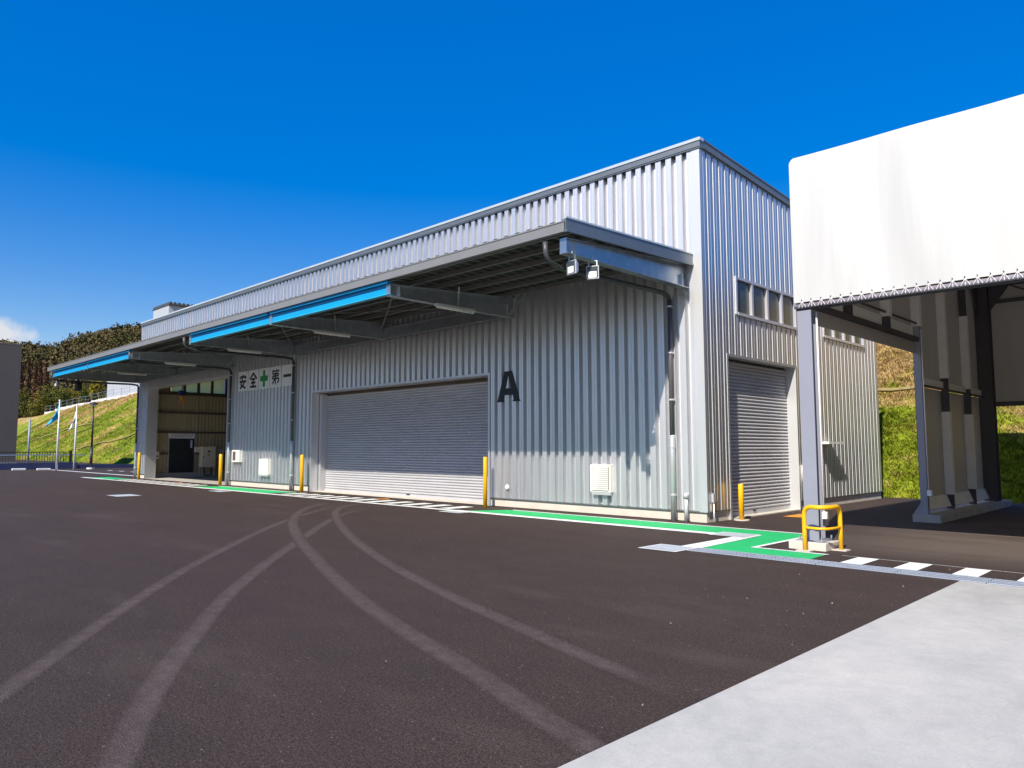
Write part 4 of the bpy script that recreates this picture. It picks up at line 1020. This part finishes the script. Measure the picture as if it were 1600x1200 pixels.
H = .72; pts = [(*plan(0),0),(*plan(0),.3),(*plan(0),H-.19)]
for k in range(1, 7): a = k/7*math.pi/2; pts.append((*plan(.17*(1-math.cos(a))), H-.19+.155*math.sin(a)))
for k in range(0, 13): pts.append((*plan(.17+.66*k/12), H-.035))
for k in range(1, 7): a = k/7*math.pi/2; pts.append((*plan(.83+.17*math.sin(a)), H-.19+.155*math.cos(a)))
pts += [(*plan(1),H-.19),(*plan(1),.3),(*plan(1),0)]
MB().tube(pts,.034,16).build('hoop', MT['yellow'], t, True)
MB().tube([(*plan(k/14),.36) for k in range(15)],.021,12).build('cross_bar', MT['yellow'], t, True)
for q in (plan(0), plan(1)): MB().box(q[0]-.11,q[0]+.11,q[1]-.1,q[1]+.1,0,.014).build('concrete_pad', MT['conc'], t)

# ------------------------------------------------------------------ tent warehouse on the right
tw = thing('tent_warehouse', 'white membrane tent building with grey steel columns, open at the front', 'tent', (0,0,0))
TX0, TX1, TY0, TY1 = 3.12, 13.5, -2.5, 9.5
ZB, ZT = 3.97, 6.43
# front banner, slightly billowed, wrapped round top and left edge
mb = MB(); nx, nz = 90, 16
def ban(x, z):
    u = (x-TX0)/(TX1-TX0); v = (z-ZB)/(ZT-ZB)
    b = -.035*math.sin(math.pi*v)*min(1,u*20)*(1+.6*math.sin(x*5.3)) + .012*math.sin(x*3.1+v*2)
    return TY0+b
bxs = [TX0, TX0+.008, TX0+.02, TX0+.04, TX0+.065]+[TX0+(TX1-TX0)*i/nx for i in range(1, nx+1)]
def rc(x): return .06*max(0, 1-(x-TX0)/.065)**2
for j in range(nz):
    for xa, xb in zip(bxs, bxs[1:]):
        za, zb = ZB+(ZT-.05-ZB)*j/nz, ZB+(ZT-.05-ZB)*(j+1)/nz
        mb.quad((xa,ban(xa,za),za),(xb,ban(xb,za),za),(xb,ban(xb,zb),zb-(rc(xb) if j==nz-1 else 0)),(xa,ban(xa,zb),zb-(rc(xa) if j==nz-1 else 0)))
for xa, xb in zip(bxs, bxs[1:]):   # rolled top edge
    pr = [(0,-.05),(.01,-.02),(.035,-.004),(.08,0),(.4,.03)]
    for (ya, za), (yb, zb) in zip(pr, pr[1:]): mb.quad((xa,ban(xa,ZT-.05)+ya,ZT+za-rc(xa)),(xb,ban(xb,ZT-.05)+ya,ZT+za-rc(xb)),(xb,ban(xb,ZT-.05)+yb,ZT+zb-rc(xb)),(xa,ban(xa,ZT-.05)+yb,ZT+zb-rc(xa)))
mb.build('front_banner', MT['banner'], tw, True)
MB().quad((TX0,TY0,ZB),(TX0,TY0+.5,ZB),(TX0,TY0+.5,ZT-.07),(TX0,TY0,ZT-.13)).build('banner_return', MT['banner'], tw)
mb = MB()
mb.quad((TX0,TY0+.35,ZT+.03),(TX1,TY0+.35,ZT+.03),(TX1,TY1,ZT+.03),(TX0,TY1,ZT+.03))
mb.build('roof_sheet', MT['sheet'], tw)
# laced bottom edge: pipe, rope zigzag, grommets
MB().tube([(TX0,TY0+.04,ZB-.055),(TX1,TY0+.04,ZB-.055)],.042,10).build('edge_pipe', MT['tentpipe'], tw, True)
MB().box(TX0,TX1,TY0+.09,TY0+.12,ZB-.12,ZB+.0).build('edge_beam', MT['dark'], tw)
rp = MB(); gm = MB(); x = TX0+.06; P = .155
while x < TX1-.2:
    for dx in (-.045,.0,.045): rp.bar((x+P/2,TY0-.012,ZB+.012),(x+P/2+dx*1.3,TY0-.004,ZB-.085),.007,.007)
    gm.tube([(x+P/2,TY0-.035,ZB+.035),(x+P/2,TY0-.005,ZB+.035)],.008,6)
    x += P
rp.build('lacing', MT['rope'], tw, kind='stuff'); gm.build('grommets', MT['dark'], tw, kind='stuff')
# front column
def hcol(x0, x1, y0, y1, z0, z1):
    xm = (x0+x1)/2; f = .018
    return MB().box(x0,x1,y0,y0+f,z0,z1).box(x0,x1,y1-f,y1,z0,z1).box(xm-.008,xm+.008,y0+f,y1-f,z0,z1)
FC = hcol(3.15,3.375,-2.46,-2.20,.14,ZB-.13).build('column', MT['column'], tw)
MB().tube([(3.40,-2.30,.5),(3.40,-2.30,ZB-.15)],.014,8).build('conduit', MT['rope'], FC, True)
MB().cbox((3.385,3.46,-2.36,-2.28,.47,.58),.01).build('switch_box', MT['white'], FC)
MB().box(3.05,3.48,-2.56,-2.10,.122,.14).build('base_plate', MT['column'], FC)
for x, y in ((3.09,-2.52),(3.44,-2.52),(3.44,-2.14),(3.09,-2.14)): MB().tube([(x,y,.12),(x,y,.20)],.018,8).build('anchor_bolt', MT['galv'], FC)
MB().cbox((2.97,3.56,-2.68,-1.98,-.02,.122),.012).build('footing', MT['conc'], tw)
# left wall: strip footing, posts, lintel, membrane panels
MB().cbox((3.03,3.58,3.36,10.0,-.02,.165),.01).build('strip_footing', MT['pierc'], tw)
for y in (-.45,1.6,3.58,5.55,7.55):
    full = y > 3; z0 = .165 if full else 3.93
    m = MT['column'] if abs(y-3.58) < .1 else MT['tentsteel']
    p = hcol(3.16,3.30,y-.06,y+.06,z0,6.40).build('post', m, tw)
    if full: MB().add([(3.0,y-.01,.165),(3.16,y-.01,.165),(3.16,y-.01,.42),(3.0,y+.01,.165),(3.16,y+.01,.165),(3.16,y+.01,.42)],[(0,1,2),(5,4,3),(0,3,4,1),(1,4,5,2),(2,5,3,0)]).build('gusset', MT['column'], p)
    segs = {-.45:((4.33,6.3),), 1.6:((4.25,6.3),), 3.58:((4.28,6.35),), 5.55:((3.25,5.55),(.50,2.45)), 7.55:((3.1,5.0),(.55,2.45))}[y]
    for za, zb in segs: MB().box(3.145,3.325,y-.075,y+.075,za,zb).build('sleeve', MT['hem'], p)
BC = hcol(3.15,3.48,9.08,9.42,.165,6.40).build('column', MT['tentsteel'], tw)
MB().add([(3.48,9.2,5.3),(3.48,9.2,6.3),(4.2,9.2,6.3),(3.48,9.24,5.3),(3.48,9.24,6.3),(4.2,9.24,6.3)],[(0,1,2),(5,4,3),(0,3,4,1),(1,4,5,2),(2,5,3,0)]).build('knee_plate', MT['tentsteel'], BC)
MB().add([(3.22,9.05,5.2),(3.22,9.05,6.3),(3.22,8.3,6.3),(3.26,9.05,5.2),(3.26,9.05,6.3),(3.26,8.3,6.3)],[(0,1,2),(5,4,3),(0,3,4,1),(1,4,5,2),(2,5,3,0)]).build('knee_plate', MT['tentsteel'], BC)
MB().box(3.2,3.3,-2.18,3.5,3.93,4.02).build('lintel', MT['tentsteel'], tw)
MB().box(3.18,3.2,-2.15,3.52,3.68,3.93).build('valance', MT['sheet'], tw)
MB().tube([(3.25,-2.1,4.34),(3.25,3.5,4.34)],.025,8).build('pipe', MT['tentsteel'], tw)
MB().tube([(3.26,3.64,2.97),(3.26,9.1,2.97)],.03,8).build('pipe', MT['tentsteel'], tw)
MB().tube([(3.26,3.64,6.1),(3.26,9.1,6.1)],.04,8).build('pipe', MT['tentsteel'], tw)
def panel(y0, y1, z0, z1, flare):
    mb = MB(); n = 8; nz_ = 10
    for i in range(n):
        for j in range(nz_):
            def P(a, b_):
                u = a/n; v = b_/nz_; z = z0+(z1-z0)*v
                x = 3.135 + .03*math.sin(math.pi*u)*math.sin(math.pi*v) + (.10*max(0, 1-v*8) if flare else 0)
                return (x, y0+(y1-y0)*u, z)
            mb.quad(P(i,j), P(i+1,j), P(i+1,j+1), P(i,j+1))
    return mb
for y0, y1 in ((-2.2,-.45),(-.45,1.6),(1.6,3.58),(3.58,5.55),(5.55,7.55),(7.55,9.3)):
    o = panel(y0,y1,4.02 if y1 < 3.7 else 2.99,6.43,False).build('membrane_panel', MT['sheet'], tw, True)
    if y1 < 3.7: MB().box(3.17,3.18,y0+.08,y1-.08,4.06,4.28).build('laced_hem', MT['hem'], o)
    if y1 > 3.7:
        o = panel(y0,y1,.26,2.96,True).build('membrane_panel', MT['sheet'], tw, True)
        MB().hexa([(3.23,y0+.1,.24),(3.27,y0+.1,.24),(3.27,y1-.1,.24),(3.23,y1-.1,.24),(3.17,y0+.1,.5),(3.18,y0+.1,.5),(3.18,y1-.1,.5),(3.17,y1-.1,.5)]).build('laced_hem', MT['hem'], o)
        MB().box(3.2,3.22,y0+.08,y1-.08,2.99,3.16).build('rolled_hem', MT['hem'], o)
o = MB().tube([(3.33,3.52,.66),(3.33,3.52,4.2)],.012,8).build('conduit', MT['rope'], tw, True)
MB().cbox((3.31,3.40,3.46,3.58,.56,.68),.01).build('switch_box', MT['white'], o)
# rear side: hanging sheet, truss
mb = MB(); n = 20
for i in range(n):
    xa, xb = 3.45+10*i/n, 3.45+10*(i+1)/n
    mb.quad((xa,9.45+.03*math.sin(xa*2),2.8),(xb,9.45+.03*math.sin(xb*2),2.8),(xb,9.45,6.43),(xa,9.45,6.43))
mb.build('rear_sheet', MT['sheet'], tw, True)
MB().box(3.45,13.5,9.36,9.44,2.72,2.84).build('rear_pipe', MT['tentsteel'], tw)
tr_ = MB().box(3.48,13.5,9.18,9.26,5.52,5.62).box(3.48,13.5,9.18,9.26,5.98,6.1).build('rear_truss', MT['tentsteel'], tw)
x = 3.95; k = 0
while x < 13:
    MB().bar((x,9.22,6.0 if k % 2 == 0 else 5.6),(x+.75,9.22,5.6 if k % 2 == 0 else 6.0),.04).build('web_bar', MT['tentsteel'], tr_); x += .75; k += 1
MB().quad((TX1,TY0,.2),(TX1,TY1,.2),(TX1,TY1,ZT),(TX1,TY0,ZT)).build('right_shade_sheet', MT['sheet'], tw)  # unseen right side, added to keep the tent interior dark
hcol(13.2,13.45,-2.46,-2.20,0,ZB-.13).build('column', MT['column'], tw)
hcol(13.1,13.45,9.1,9.4,0,6.4).build('column', MT['tentsteel'], tw)
for y in (-2.3, .7, 3.6, 6.5): MB().box(3.3,13.3,y-.04,y+.04,6.2,6.36).build('rafter', MT['tentsteel'], tw)
